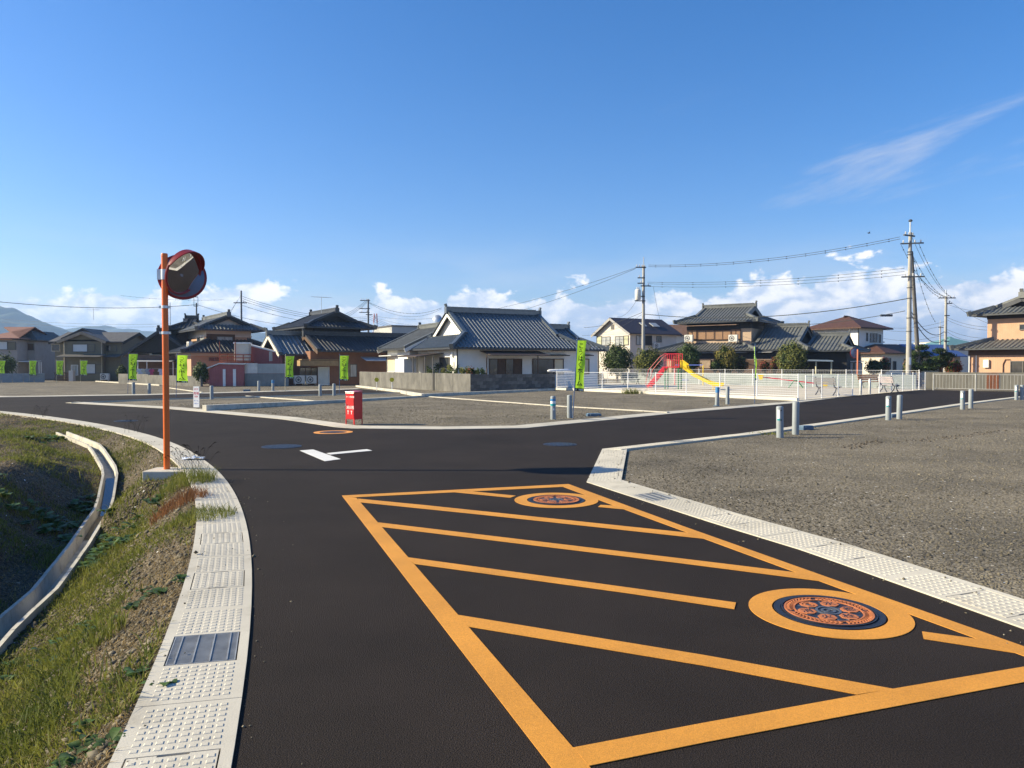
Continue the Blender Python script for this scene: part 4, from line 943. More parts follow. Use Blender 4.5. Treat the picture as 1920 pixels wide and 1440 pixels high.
aircon(h.root, 'f', -.5, h.fx(1293, -.5), h.z(641, 0)); aircon(h.root, 'f', -.5, h.fx(1376, -.5), h.z(641, 5))
h.walls(-1.5, f1 + 3.2, -1.2, r1 + 1, 0, 2.75, lint, 'lower_wall'); M().box(-1.53, f1 + 3.25, -1.23, r1, 2.1, 2.9).build('lower_frieze', black_w, h.root); M().box(-1.0, f1 + 3.2, -1.27, -1.24, .2, 2.0).build('dark_screens', wood_d, h.root)
roof(h.root, -1.5, f1 + .2, -1.2, r1 + .6, 2.85, 4.4, .8, 1.0, tile=tile_grey, base=tile_dark, pitch=.3)
# right wing: two stepped gables receding
x0, x1 = f1 + .2, f1 + 4.4
roof(h.root, x0, x1, -.6, r1 + .5, 2.85, h.z(613, f1 + 3, 2.5), .8, .25, tile=tile_grey, base=tile_dark, gable=black_w, barge=tile_dark, pitch=.3)
h.walls(x1 - 1.0, x1 + 3.4, .6, r1 + 1, 0, 2.6, black_w, 'wing_wall')
roof(h.root, x1, x1 + 3.3, .4, r1, 2.75, h.z(630, x1 + 2, 3), .8, .3, tile=tile_grey, base=tile_dark, gable=black_w, barge=tile_dark, pitch=.3)
h.wf(1311, 1332, 675, 690, y=-1.27, pane=mk('tan_shoji', (.34, .25, .17), .8), mull=0, frame=wood_d); 
for a, b, q in ((1309, 1345, 661), (1375, 1404, 661), (1424, 1450, 661)): awning(h.root, 'f', -1.23, h.fx(a, -1.2), h.fx(b, -1.2), h.z(q, 3, -1.2), .6, mk('grey_trim', (.30, .29, .28)), .05, 'window_hood')
# carport and long fence shed right of it
cp = House('lean_to_carport', 'low carport with a pale blue roof beside the grey shed behind the park', 'carport', 1510, 62, -8)
w = cp.fx(1562); M().slab([(0, 0, cp.z(677)), (w, 0, cp.z(678)), (w, 3, cp.z(675)), (0, 3, cp.z(675))], (0, 0, .1)).build('roof', mk('carport_blue', (.45, .53, .58), .4, .1, 2), cp.root)
for a in (1531, 1560): M().tube([(cp.fx(a), .2, 0), (cp.fx(a), .2, cp.z(678))], .06, 8).build('post', cream, cp.root)
M().box(.1, w, 2.6, 2.7, 0, 1.6).build('back_panel', black_w, cp.root)
s2 = House('grey_shed', 'long low grey shed wall behind the park fence', 'shed', 1562, 64, -4); w = s2.fx(1617)
M().box(0, w, 0, 3, 0, s2.z(680)).build('wall', mk('shed_grey', (.50, .49, .47), .8, .08, 2), s2.root); M().slab([(-.1, -.1, s2.z(680) + .01), (w + .1, -.1, s2.z(678)), (w + .1, 3.1, s2.z(678)), (-.1, 3.1, s2.z(680) + .01)], (0, 0, .08)).build('roof', whitem, s2.root); M().box(s2.fx(1599), s2.fx(1603), -.03, -.002, .3, 1.7).build('drain', alu, s2.root)

# ---------------- white hip roofed house
h = House('white_hip_house', 'white two storey house with a brown hipped roof behind the small mirror', 'house', 1608, 80, 35)
f1 = h.fx(1655); l1 = h.ly(1517); ze = h.z(613.5); zr = h.z(591, 2, 2.5)
h.walls(0, f1, 0, l1, 0, ze + .15, white_w); roof(h.root, 0, f1, 0, l1, ze, zr, .75, 1.0, tile=shingle_b, base=shingle_b, pitch=0, ridge=False, th=.14)
h.wf(1630.5, 1643, 626, 641, mull=1, frame=alu); h.wf(1623.5, 1625.5, 625, 639, mull=0); h.wf(1647, 1649.5, 628, 642, mull=0)
M().box(-.25, -.01, h.ly(1570), l1, h.z(626), h.z(623)).build('balcony_rail', alu, h.root)
downpipe(h.root, -.05, -.08, 0, ze)
h.walls(.2, f1 + 3.2, -2.6, 0, 0, h.z(663, 2, -2), mk('cream_plaster', (.66, .60, .50), .85, .05, 2), 'annex_wall'); roof(h.root, .2, f1 + 3.2, -2.6, 1.2, h.z(662, 2, -2), h.z(645, 3, -1), .6, 1.0, tile=shingle_b, base=shingle_b, pitch=0, ridge=False)
h.wf(1657, 1669, 672, 692, y=-2.6, mull=1, frame=alu); h.wf(1674, 1679, 678, 693, y=-2.6, pane=black_w, mull=0)
h.walls(f1, f1 + 2.6, 2, l1, 0, h.z(640, 5, 2), cream_w, 'rear_wall'); roof(h.root, f1, f1 + 2.6, 2, l1, h.z(640, 5, 2), h.z(632, 5, 3), .5, 1.0, tile=shingle_b, base=shingle_b, pitch=0, ridge=False)
h = House('grey_roof_house', 'plain house with a grey roof behind the tall concrete pole', 'house', 1680, 105, 10)
h.walls(0, h.fx(1712), 0, 7, 0, h.z(655), cream_w); roof(h.root, 0, h.fx(1712), 0, 7, h.z(655), h.z(645, 0, 3), .4, .8, tile=None, base=shingle_g, ridge=False)

# ---------------- right edge house and roofs behind the pines
h = House('peach_house', 'peach sided two storey house with tiled roofs at the right edge', 'house', 1975, 49, 35)
ul = h.ly(1850); z2 = h.z(599, 0, ul); ze = h.z(587.5, 0, ul / 2); zr = h.z(556, 0, ul / 2)
h.walls(0, 6, 0, ul, 0, z2, pink_wy); M().box(-.03, 6.03, -.03, ul + .03, z2, ze + .22).build('frieze', black_w, h.root)
roof(h.root, 0, 6, 0, ul, ze, zr, .85, .4, tile=tile_grey, base=tile_dark, gable=black_w, barge=tile_dark, pitch=.3)
lx = -1.0; ll = h.ly(1816, lx)
h.walls(lx, 6, -3, ll, 0, 2.6, pink_wy, 'lower_wall'); M().box(lx - .03, 6, -3.03, ll + .03, 2.2, 2.68).build('lower_frieze', wood_d, h.root)
roof(h.root, lx, 6, -3.4, ll, h.z(653, lx, ll / 2), h.z(607, 0, 1.2), .8, .55, tile=tile_grey, base=tile_dark, gable=black_w, barge=tile_dark, pitch=.3)
a0 = h.ly(1850, lx); M().box(lx - .16, lx - .002, a0 - .18, a0 + .18, 1.35, 1.9).build('meter_cabinet', acm, h.root, bevel=.02)
h.wl(1896, 1940, 678, 699, x=lx, mull=1, frame=alu); h.wl(1912, 1940, 609, 617, x=0, mull=1)
for a in (1818, 1831): downpipe(h.root, lx - .08, h.ly(a, lx), 0, 2.2, whitem)
a0, a1 = h.ly(1881, lx), h.ly(1894, lx); M().tube([(lx - .05, a0, 0), (lx - .05, a0, 1.6), (lx - .05, a0 * .7 + a1 * .3, 1.9), (lx - .05, a1, 1.9)], .03, 6).build('conduit', wood_d, h.root)
h = House('blue_roof_house', 'ochre house with a blue metal roof behind the pine trees', 'house', 1728, 82, 20)
h.walls(0, h.fx(1800), 0, 5, 0, h.z(668), mk('ochre_wall', (.48, .34, .20), .85, .1, 2)); roof(h.root, 0, h.fx(1800), 0, 5, h.z(667), h.z(645, 0, 2), .5, 0, tile=metal_blue, base=metal_blue, gable=mk('ochre_wall', (.48, .34, .20)), pitch=0, ridge=False)
h = House('teal_roof_house', 'pale house with a teal ribbed metal roof in the right distance', 'house', 1776, 112, 8)
h.walls(0, h.fx(1835), 0, 6, 0, h.z(650), cream_w); roof(h.root, 0, h.fx(1835), 0, 6, h.z(647), h.z(631, 0, 3), .5, .8, tile=metal_teal, base=metal_teal, pitch=0, ridge=False)
h = House('far_white_block', 'small white flat building in the right distance', 'building', 1745, 140, 0); h.walls(0, h.fx(1764), 0, 6, 0, h.z(642), white_w); M().box(-.1, h.fx(1764) + .1, -.1, 6, h.z(642) + .003, h.z(641)).build('parapet', conc2, h.root); h.wf(1750, 1756, 645, 649, mull=1)
# ================================================================ street things
orange = mk('orange_paint', (.74, .14, .012), .38, .08, 6, spec=.5)
mirror_m = mk('mirror', (.86, .87, .88), .015, .01, 1, metal=1.0)
mirback = mk('mirror_back', (.13, .17, .26), .45, .1, 6)
hoodm = mk('hood_red', (.27, .022, .028), .45, .12, 8)
def traffic_mirror(t, centre, normal, r, hood=True):
    nrm = Vector(normal).normalized(); q = nrm.to_track_quat('Z', 'Y').to_matrix().to_4x4(); X = Matrix.Translation(centre) @ q
    m = M().lathe(dish(r, .026), 48).xf(X); h = m.build('mirror_face', mirror_m, t, smooth=True)
    m = M().lathe([(r - .005, -.01), (r - .005, .012), (r + .012, .02), (r + .026, .008), (r + .026, -.012), (r - .01, -.02)], 48).xf(X); m.build('mirror_rim', hoodm, t, smooth=40)
    m = M().lathe([(0, -.10), (r * .25, -.10), (r * .7, -.065), (r, -.015)], 40).xf(X); m.build('mirror_back', mirback, t, smooth=True)
    if hood:
        m = M(); up = (X.inverted().to_3x3() @ Vector((0, 0, 1))); a0 = math.atan2(up.y, up.x); n = 22; v = []; f = []
        for i in range(n + 1):
            a = a0 - 1.35 + 2.7 * i / n; ln = .11 * math.sin(math.pi * (i + .9) / (n + 1.8)) ** .55
            for rr, zz in ((r + .022, -.01), (r + .03, ln * .5), (r + .028, ln), (r + .016, ln), (r + .018, ln * .5), (r + .012, -.01)):
                v.append((rr * math.cos(a), rr * math.sin(a), zz))
        for i in range(n):
            for k in range(6): f.append((i * 6 + k, i * 6 + (k + 1) % 6, (i + 1) * 6 + (k + 1) % 6, (i + 1) * 6 + k))
        f += [tuple(range(6)), tuple(range(n * 6, n * 6 + 6))]
        m.add(v, f).xf(X).build('hood', hoodm, t, smooth=50)
MPX, MPY = G(313, 880.5)
mir = thing('convex_mirror_post', 'tall orange post carrying two round convex traffic mirrors beside the gutter', 'traffic mirror', (MPX, MPY, 0))
m = M().tube([(0, 0, -.1), (0, 0, 3.18)], .0445, 20); m.build('post', orange, mir, smooth=40)
M().lathe([(0, 3.186), (.043, 3.184), (.0465, 3.172), (.0465, 3.13)], 20).build('post_cap', orange, mir, smooth=40)
b = M().box(-.25, .55, -.24, .22, -.32, .008).build('base_block', conc, mir, bevel=.012)
for z in (2.40, 2.02):
    m = M().lathe([(.046, z - .02), (.052, z - .02), (.052, z + .02), (.046, z + .02)], 20); m.box(-.085, -.046, -.012, .012, z - .018, z + .018); m.box(.046, .08, -.012, .012, z - .018, z + .018); m.build('clamp_band', zinc, mir)
m = M().lathe([(.047, 2.80), (.053, 2.80), (.053, 2.95), (.047, 2.95)], 20)
m.box(-.10, -.045, -.03, .03, 2.80, 2.95); m.box(.045, .12, -.05, .05, 2.82, 2.93)
m.beam((.10, -.02, 2.875), (.29, -.05, 2.87), .06, .08); m.beam((.10, .03, 2.85), (.22, .10, 2.85), .06, .08)
m.build('bracket', zinc, mir)
traffic_mirror(mir, (.315, -.075, 2.90), (.90, -.29, -.35), .315, True)
traffic_mirror(mir, (.185, .17, 2.86), (-.42, .90, -.08), .315, True)
M().tube([(.13, .45, 2.42), (.13, .45, 1.0)], .012, 6)

# red hose box
redp = mk('red_paint', (.55, .012, .014), .3, .06, 5, spec=.5, coat=.3)
hx, hy = G(664, 797.3)
hb = thing('fire_hose_box', 'bright red metal fire hose box on legs at the road corner', 'fire hose box', (hx, hy, .03), R(-36))
BW, BD, Z0, Z1 = .165, .14, .13, .82
M().box(-BW, BW, -BD, BD, Z0, Z1).build('cabinet', redp, hb, bevel=.008)
top = M(); top.slab([(-BW-.008, -BD-.012, Z1), (BW+.008, -BD-.012, Z1), (BW+.008, BD+.008, Z1+.02), (-BW-.008, BD+.008, Z1+.02)], (0, 0, .014)); top.build('roof', redp, hb, bevel=.005)
for sx in (-1, 1):
    for sy in (-1, 1): M().box(sx*BW - .02 if sx > 0 else -BW, BW if sx > 0 else -BW + .02 + .0, (BD-.02) if sy > 0 else -BD, BD if sy > 0 else -BD+.02, -.02, Z0 + .003).build('leg', redp, hb)
d = M().box(-BW+.012, BW-.012, -BD-.008, -BD-.001, Z0+.03, Z1-.02).build('door', redp, hb, bevel=.004)
M().tube([(-BW+.04, -BD-.03, .47), (-BW+.04, -BD-.03, .53)], .009, 8).build('handle', zinc, d)
wl = mk('white_letters', (.85, .83, .80), .5, .03, 5)
for body, z, s in (('ホース格納箱', .70, .05), ('消火栓', .43, .095)):
    m = M(); text_into(m, body, s, lambda x, y, zz: (x + .02, -BD - .0095, z + y)); m.build('lettering', wl, d)
m = M()
for x in (-.06, .07):
    m.box(x - .008, x + .008, -BD - .0098, -BD - .0083, .26, .34); m.box(x - .03, x + .03, -BD - .0098, -BD - .0083, .335, .35)
m.build('drain_mark', wl, d)

# white notice board
sx, sy = G(368.5, 767.5)
sb = thing('notice_board', 'small white notice board with red and blue lettering on short stakes', 'sign', (sx, sy, 0), R(-14))
M().box(-.115, .115, -.01, .01, .07, .80).build('panel', mk('white_board', (.80, .80, .80), .5, .04, 3), sb)
for x in (-.06, .06): M().box(x - .012, x + .012, .011, .03, -.1, .7).build('stake', mk('stake_wood', (.40, .30, .19), .8), sb)
rl = mk('red_letters', (.60, .05, .06), .6, .05); bl = mk('blue_letters', (.10, .18, .50), .6, .05)
for body, z, s, mm in (('分譲中', .70, .06, rl), ('売地', .55, .11, rl), ('好評', .44, .07, rl), ('ホーム', .30, .06, bl), ('お問合せ', .20, .045, bl)):
    m = M(); text_into(m, body, s, lambda x, y, zz: (x, -.0115, z + y)); m.build('lettering', mm, sb)

# grey pipe bollards (service stand-pipes of the plots)
pipe = mk('grey_pipe', (.25, .275, .285), .5, .07, 5, spec=.4)
bluel = mk('label_blue', (.05, .20, .42), .5, .1, 8); teal = mk('label_teal', (.03, .32, .34), .5, .1)
bluep = mk('blue_plastic', (.075, .125, .19), .45, .1, 8)
def bollard(px, ytop, ybase, kind, label, lean=(0, 0), dia=None):
    x, y = G(px, ybase); dcam = y; h = max(.3, (ybase - ytop) / F * y); r = (dia or 15) / 2 / F * 1.0
    r = .074 if dia is None else dia / 2
    t = thing('pipe_bollard', label, 'bollard', (x, y, 0), math.atan2(-x, y) * 0, 'grey pipe bollards on the building plots')
    t.rotation_euler = (lean[0], lean[1], 0)
    M().lathe([(0, h + .012), (r * .55, h + .010), (r * .9, h), (r, h - .02), (r, -.08)], 24).build('pipe', pipe, t, smooth=50)
    if kind == 'tag':                                  # white label on the face towards the camera and two black plugs
        a = math.atan2(-y, -x)
        m = M(); n = 6; v = []
        for i in range(n + 1):
            w = a - .75 + .8 * i / n; v += [((r + .002) * math.cos(w), (r + .002) * math.sin(w), h * .58), ((r + .002) * math.cos(w), (r + .002) * math.sin(w), h * .90)]
        m.add(v, [(2*i, 2*i+2, 2*i+3, 2*i+1) for i in range(n)]).build('label_plate', whitel, t)
        m = M(); v = []
        for i in range(n + 1):
            w = a - .75 + .8 * i / n; v += [((r + .0025) * math.cos(w), (r + .0025) * math.sin(w), h * .56), ((r + .0025) * math.cos(w), (r + .0025) * math.sin(w), h * .62)]
        m.add(v, [(2*i, 2*i+2, 2*i+3, 2*i+1) for i in range(n)]).build('label_stripe', teal, t)
        for zz in (h * .88, h * .58):
            w = a + .35; M().tube([((r - .01) * math.cos(w), (r - .01) * math.sin(w), zz), ((r + .012) * math.cos(w), (r + .012) * math.sin(w), zz)], .014, 8).build('plug', glyph_m, t)
    if kind == 'band':
        for z0, z1, mm in ((.80, .90, bluel), (.70, .80, whitel), (.60, .70, teal)):
            M().lathe([(r + .002, h * z0), (r + .002, h * z1)], 24).build('label_band', mm, t, smooth=True)
        M().box(-.01, .03, -r - .004, -r, h * .42, h * .50).build('sticker', whitel, t)
    if kind == 'film':
        M().lathe([(r + .002, h * .72), (r + .002, h * 1.0)], 24).build('label_band', bluel, t, smooth=True)
        M().lathe([(r + .05, -.02), (r + .06, .03), (r + .003, .05)], 16).build('foot_collar', bluep, t)
    return t
bollard(1462.5, 762, 821, 'tag', 'nearest grey pipe bollard with a white label on the right gravel lot', (0, R(-1)))
bollard(1491.5, 753, 815, None, 'plain grey pipe bollard just behind the nearest labelled one', (0, R(.3)))
bollard(1665.5, 743, 788, 'tag', 'labelled grey pipe bollard of the middle pair along the right kerb')
bollard(1686, 741, 786, None, 'plain grey pipe bollard of the middle pair along the right kerb', (0, R(.8)))
bollard(1804.5, 733, 768, 'tag', 'labelled grey pipe bollard of the third pair along the right kerb')
bollard(1820, 730, 766, None, 'plain grey pipe bollard of the third pair along the right kerb')
bollard(1905.5, 722, 750, 'tag', 'labelled pipe bollard at the far right edge of the picture')
bollard(1916, 722, 750, None, 'plain pipe bollard at the far right edge of the picture')
bollard(1037, 743, 788, 'band', 'grey pipe bollard with blue and teal bands left of the tall flag')
bollard(1068, 741, 785, None, 'plain grey pipe bollard right beside the tall flag pole')
bollard(1344, 726, 762.5, 'film', 'pipe bollard wrapped in blue film with a blue foot by the park', (0, R(2)))
bollard(1364, 725, 759, None, 'plain grey pipe bollard next to the blue wrapped one by the park')
L5 = 'grey pipe bollard %s'
bollard(250.5, 717, 739, None, L5 % 'next to the leaning flag, left of the orange post', dia=.16)
bollard(280, 719, 739, None, L5 % 'second from the flag, just left of the orange post', dia=.16)
bollard(397, 723.5, 748, None, L5 % 'right of the white notice board', dia=.16)
bollard(485.5, 714.5, 734, None, L5 % 'in front of the corrugated fence', dia=.16)
bollard(512, 712.5, 733.5, 'film', L5 % 'with a blue cap in front of the corrugated fence', dia=.16)
bollard(600.5, 721, 741.5, None, L5 % 'left of the pair above the red hose box', dia=.16)
bollard(626.5, 719.5, 741, None, L5 % 'right of the pair above the red hose box', dia=.16)

def meter_box(px, py, label, rz=0, s=1.0):
    x, y = G(px, py); t = thing('meter_box', label, 'meter box', (x, y, 0), rz)
    M().prism([(-.21*s, -.11*s), (.21*s, -.11*s), (.21*s, .11*s), (-.21*s, .11*s)], -.05, .085).build('body', bluep, t, bevel=.01)
    M().box(-.19*s, .19*s, -.09*s, .09*s, .085, .105).build('lid', mk('blue_lid', (.13, .20, .27), .5, .12, 9), t, bevel=.006)
    M().tube([(-.12*s, -.09*s - .0, .09), (-.12*s, -.125*s, .05)], .012, 6).build('hinge', bluep, t)
meter_box(1113, 781.5, 'blue plastic meter box lying on the gravel right of the tall flag', R(8))
meter_box(1511, 806, 'blue plastic meter box behind the two nearest bollards', R(25), .8)
meter_box(1676, 783, 'small blue meter box between the middle pair of bollards', R(20), .7)
meter_box(463, 733.5, 'blue meter box in front of the maroon shed', 0, .9)

# green banner flags
lime = mk('lime_cloth', (.50, .82, .045), .75, .06, 3, trans=.35); navyp = mk('flag_pole', (.05, .10, .22), .4, .1)
black_t = mk('banner_black', (.015, .02, .015), .7, .1)
GLYPHS = 'こうはくホーム'
_gm = {c: text_mesh('丨' if c == 'ー' else c, 1.0) for c in set(GLYPHS)}
def banner(px, ytop, ybot, ybase, yaw, label, w=.42, lean=0.0, sway=.06, pole=navyp, mirror=False):
    x, y = G(px, ybase); zt = AT(px, ytop, y)[2]; zb = AT(px, ybot, y)[2]; h = zt - zb
    t = thing('banner_flag', label, 'banner flag', (x, y, 0), yaw, 'lime green banner flags round the plots'); t.rotation_euler = (0, 0, yaw)
    ld = Vector((lean, 0, 1))
    def fn(u, v, o=0.0):                               # u 0..1 from the pole, v 0..1 downwards
        z = zt - v * h; b = sway * math.sin(math.pi * u * .9 + v * 2.6) * u + .014 * u * math.sin(v * 13 + u * 5) + .01 * math.sin(u * 9 + v * 5); return (lean * z + u * w * (1 - .12 * u * math.sin(v * 3)), b + o, z - .03 * u * math.sin(v * 2.2))
    M().tube([(0, 0, -.1), (lean * (zt + .12), 0, zt + .12)], .013, 8).build('pole', pole, t)
    M().tube([(lean * zt - .02, 0, zt + .025), (lean * zt + w, sway * .3, zt + .02)], .008, 6).build('crossbar', zinc, t)
    m = M(); nu, nv = 8, 22
    m.add([fn(i / nu, j / nv) for j in range(nv + 1) for i in range(nu + 1)], [(j*(nu+1)+i, j*(nu+1)+i+1, (j+1)*(nu+1)+i+1, (j+1)*(nu+1)+i) for j in range(nv) for i in range(nu)])
    cl = m.build('cloth', lime, t, smooth=True)
    m = M(); gs = w * .62; vh = .86 / len(GLYPHS)
    for k, c in enumerate(GLYPHS):
        cu, cv = .50, .05 + vh * (k + .5); me = _gm[c]
        for off in (-.005, .005):
            m.add([fn(cu + (-1 if mirror else 1) * v.co.x * gs / w * 1.05, cv - v.co.y * vh * 1.0 * 1.02, off) for v in me.vertices], [tuple(p.vertices) for p in me.polygons])
    m.build('lettering', black_t, cl)
    m = M()
    m.add([fn(i / 4, .94 + .06 * j, o) for o in (-.004, .004) for j in (0, 1) for i in range(5)], [(i, i+1, i+6, i+5) for i in range(4)] + [(10+i, 11+i, 16+i, 15+i) for i in range(4)])
    m.build('footer', black_t, cl)
    m = M()
    for i in range(5): m.add([fn(.12 + .16 * i + dx, .955 + dv, o) for o in (-.006, .006) for dx, dv in ((0, 0), (.1, 0), (.1, .03), (0, .03))], [(0, 1, 2, 3), (4, 5, 6, 7)])
    m.build('footer_text', whitel, cl)
    return t
banner(1073.5, 638, 733, 785.5, R(34), 'tall lime green banner flag beside the plain bollard in the middle', w=.34, lean=.075, sway=.03)
banner(1415, 650, 712, 757.5, R(72), 'lime green banner flag seen edge on at the park corner', w=.42, lean=.035)
banner(239.5, 664, 713, 738, R(14), 'leaning lime green banner flag left of the orange post', w=.46, lean=.03, sway=.05, mirror=True)
banner(330, 666, 717, 745, R(55), 'lime green banner flag twisted edge on, right of the orange post', w=.55, lean=.04, sway=.10, mirror=True)
banner(534.5, 668, 709, 734, R(8), 'lime green banner flag in front of the corrugated fence', w=.50, lean=.02, pole=cream, mirror=True)
banner(636, 667, 713, 739, R(20), 'lime green banner flag in front of the brown house door', w=.48, lean=.02, mirror=True)
for px, w_ in ((-3, 'at the left edge of the picture'), (55.5, 'before the grey block wall, second from the left edge'), (106, 'left of the pair before the olive house'), (151, 'right of the pair before the olive house')):
    banner(px, 676.5, 703.5, 717, R(4), 'small distant lime green banner flag ' + w_, w=.62, sway=.05, pole=cream, mirror=True)

# low retaining walls between the plots
def low_wall(pts, hs, w, name, label):
    root = thing(name, label, 'retaining wall')
    for (a, b), (h0, h1) in zip(zip(pts, pts[1:]), zip(hs, hs[1:])):
        a, b = np.array(a), np.array(b); d = (b - a) / np.linalg.norm(b - a); n = np.array((-d[1], d[0])) * w; L_ = np.linalg.norm(b - a); k = max(1, round(L_ / 2.0))
        for i in range(k):
            p, q = a + d * (L_ * i / k + .004), a + d * (L_ * (i + 1) / k - .004); f0, f1 = i / k, (i + 1) / k
            z0, z1 = h0 + (h1 - h0) * f0, h0 + (h1 - h0) * f1
            M().prism([p, q, q + n, p + n], [-.1] * 4, [z0, z1, z1, z0]).build('wall_block', conc2, root, bevel=.01)
    return root
low_wall([G(387,771.5), G(644,755.5), G(798,745)], [.21, .13, .09], .22, 'plot_wall', 'low grey concrete wall running from the notice board behind the red box')
low_wall([G(798,745), G(1041,732.6)], [.17, .14], .2, 'boundary_kerb_wall', 'low pale concrete wall in front of the dark block wall')
low_wall([G(672,725), G(748,734.5), G(798,745)], [.1, .12, .17], -.2, 'lane_end_wall', 'low whitish concrete footing at the end of the back lane')
# ================================================================ park
pA, pB, pC, pD = (np.array(G(1042, 731.5)), np.array(G(1494, 752.5)), np.array(G(1737, 731)), np.array((8.2, 64.0)))
sheet('park_ground', [tuple(pA), tuple(pB), tuple(pC), tuple(pD)], .03, sand)
def strip(a, b, w, h, name, label, mat=conc, z0=-.1, n=None, piece='footing_block'):
    root = thing(name, label, 'wall'); d = b - a; L_ = np.linalg.norm(d); d = d / L_; nn = np.array((-d[1], d[0])) * w; k = n or max(1, round(L_ / 2))
    for i in range(k): p, q = a + d * (L_ * i / k + .003), a + d * (L_ * (i + 1) / k - .003); M().prism([p, q, q + nn, p + nn], z0, h).build(piece, mat, root, bevel=.01)
    return root
strip(pA, pB, .18, .15, 'park_footing', 'low pale concrete footing under the front park fence', mk('footing', (.62, .58, .49), .85, .08, 2))
fw_ = mk('fence_white', (.80, .80, .80), .4, .03, 4)
def mesh_fence(a, b, z0, h, name, label, posts=None, nh=10, dv=.10, rw=.004, rh=.004, step=2.05, skip=()):
    a, b = np.array(a), np.array(b); d = b - a; L_ = np.linalg.norm(d); d = d / L_; ts = posts or [L_ * i / round(L_ / step) for i in range(round(L_ / step) + 1)]
    root = thing(name, label, 'fence'); p = lambda t, z: (*(a + d * t), z)
    for t in ts:
        m = M().tube([p(t, z0 - .15), p(t, z0 + h)], .024, 8); m.tube([p(t, z0 + h), p(t, z0 + h + .02)], .03, 8); m.build('post', fw_, root)
    for i, (t0, t1) in enumerate(zip(ts, ts[1:])):
        if i in skip: continue
        m = M(); t0 += .03; t1 -= .03; zt_, zb = z0 + h - .04, z0 + .07
        for k in range(nh + 1):
            z = zb + (zt_ - zb) * k / nh; r = rh * (2.3 if k in (0, nh) else 1); m.tube([p(t0, z), p(t1, z)], r, 4, False)
        n = max(2, int((t1 - t0) / dv))
        for k in range(n + 1): t = t0 + (t1 - t0) * k / n; m.tube([p(t, zb), p(t, zt_)], rw, 3, False)
        m.build('mesh_panel', fw_, root)
    return root
inn = lambda q, s: q + s
dAB = (pB - pA) / np.linalg.norm(pB - pA); nAB = np.array((-dAB[1], dAB[0])) * .09
mesh_fence(pA + nAB, pB + nAB, .15, 1.0, 'front_park_fence', 'white mesh fence on the footing along the front of the park', nh=9, dv=.12, rw=.002, rh=.0048)
def line_t(a, b, px):                                   # distance along a-b where the line crosses photo column px
    k = (px - CX) / F; d = (b - a) / np.linalg.norm(b - a); return (k * a[1] - a[0]) / (d[0] - k * d[1])
dBC = (pC - pB) / np.linalg.norm(pC - pB); nBC = np.array((-dBC[1], dBC[0])) * .12
b0, c0 = pB + nBC, pC + nBC
mesh_fence(b0, c0, .03, 1.05, 'entrance_fence', 'white mesh fence panels left of the park entrance along the road', posts=[line_t(b0, c0, q) for q in (1511, 1541, 1572, 1599)], nh=9, dv=.11, rw=.0022, rh=.003)
mesh_fence(b0, c0, .03, 1.05, 'roadside_fence', 'white mesh fence panels right of the park entrance', posts=[line_t(b0, c0, q) for q in (1649, 1672, 1693, 1712, 1724, 1735)], nh=10, dv=.10, rw=.003, rh=.0036)
mesh_fence(pC + np.array((-.3, .3)), pD, .03, 1.2, 'back_park_fence', 'white mesh fence along the far side of the park', nh=10, dv=.16, rw=.0028, rh=.0034, step=2.3)
mesh_fence(pA + np.array((.1, .3)), pD, .03, 1.1, 'side_park_fence', 'white mesh fence along the left side of the park', nh=9, dv=.16, rw=.0028, rh=.0034, step=2.3)
for px, lab in ((1614, 'left steel bollard at the park entrance'), (1631, 'right steel bollard at the park entrance')):
    t_ = line_t(b0, c0, px); q = b0 + dBC * t_; t = thing('steel_bollard', lab, 'bollard', (*q, .03), 0, 'steel bollards at the park entrance')
    M().lathe([(0, .80), (.045, .80), (.057, .78), (.057, -.1)], 16).build('post', steel, t, smooth=50); M().lathe([(.0585, .62), (.0585, .70)], 16).build('reflective_band', whitel, t)
# green netting and low wall seen behind the park
strip(pC + np.array((.6, 2.2)), pD + np.array((1.5, 2.0)), .15, .9, 'park_back_wall', 'low grey wall behind the far park fence', mk('back_wall', (.26, .29, .28), .85, .15, 2), n=14, piece='wall_panel')

# slide
red_s = mk('slide_red', (.55, .025, .045), .4, .08, 4); yel_s = mk('slide_yellow', (.80, .55, .02), .38, .06, 4); grn_s = mk('slide_green', (.02, .20, .08), .4, .1)
sl_top = AT(1263, 690, 48); 
sx_, sy_ = AT(1262, 726, 46.5)[:2]; 
slide = thing('playground_slide', 'playground slide with red ladder and platform and long yellow chute', 'slide', (sx_, sy_, .03), R(-28))
PZ = 1.35
for x in (-.42, .42):
    for y in (-.32, .32): M().tube([(x, y, -.1), (x, y, PZ)], .035, 8).build('leg', grn_s, slide)
M().box(-.5, .5, -.4, .4, PZ, PZ + .06).build('platform', red_s, slide)
m = M()
for y in (-.38, .38):
    for i in range(9): x = -.46 + .92 * i / 8; m.tube([(x, y, PZ + .06), (x, y, PZ + .85)], .013, 6)
    m.tube([(-.48, y, PZ + .85), (.48, y, PZ + .85)], .022, 8); m.tube([(.48, y, PZ + .06), (.48, y, PZ + .85)], .022, 8)
    m.tube([(-.46, y, PZ + .45), (.46, y, PZ + .45)], .012, 6)
m.build('railing', red_s, slide)
lad = M()
for y in (-.36, .36):
    lad.beam((-.48, y, PZ + .02), (-1.55, y, .12), .05, .16)
lad.build('ladder_stringers', red_s, slide)
for i in range(6): f_ = (i + .5) / 6; M().box(-1.55 + 1.07 * f_ - .10, -1.55 + 1.07 * f_ + .10, -.34, .34, .12 + (PZ - .1) * f_ - .02, .12 + (PZ - .1) * f_ + .02).build('step', red_s, slide)
m = M()
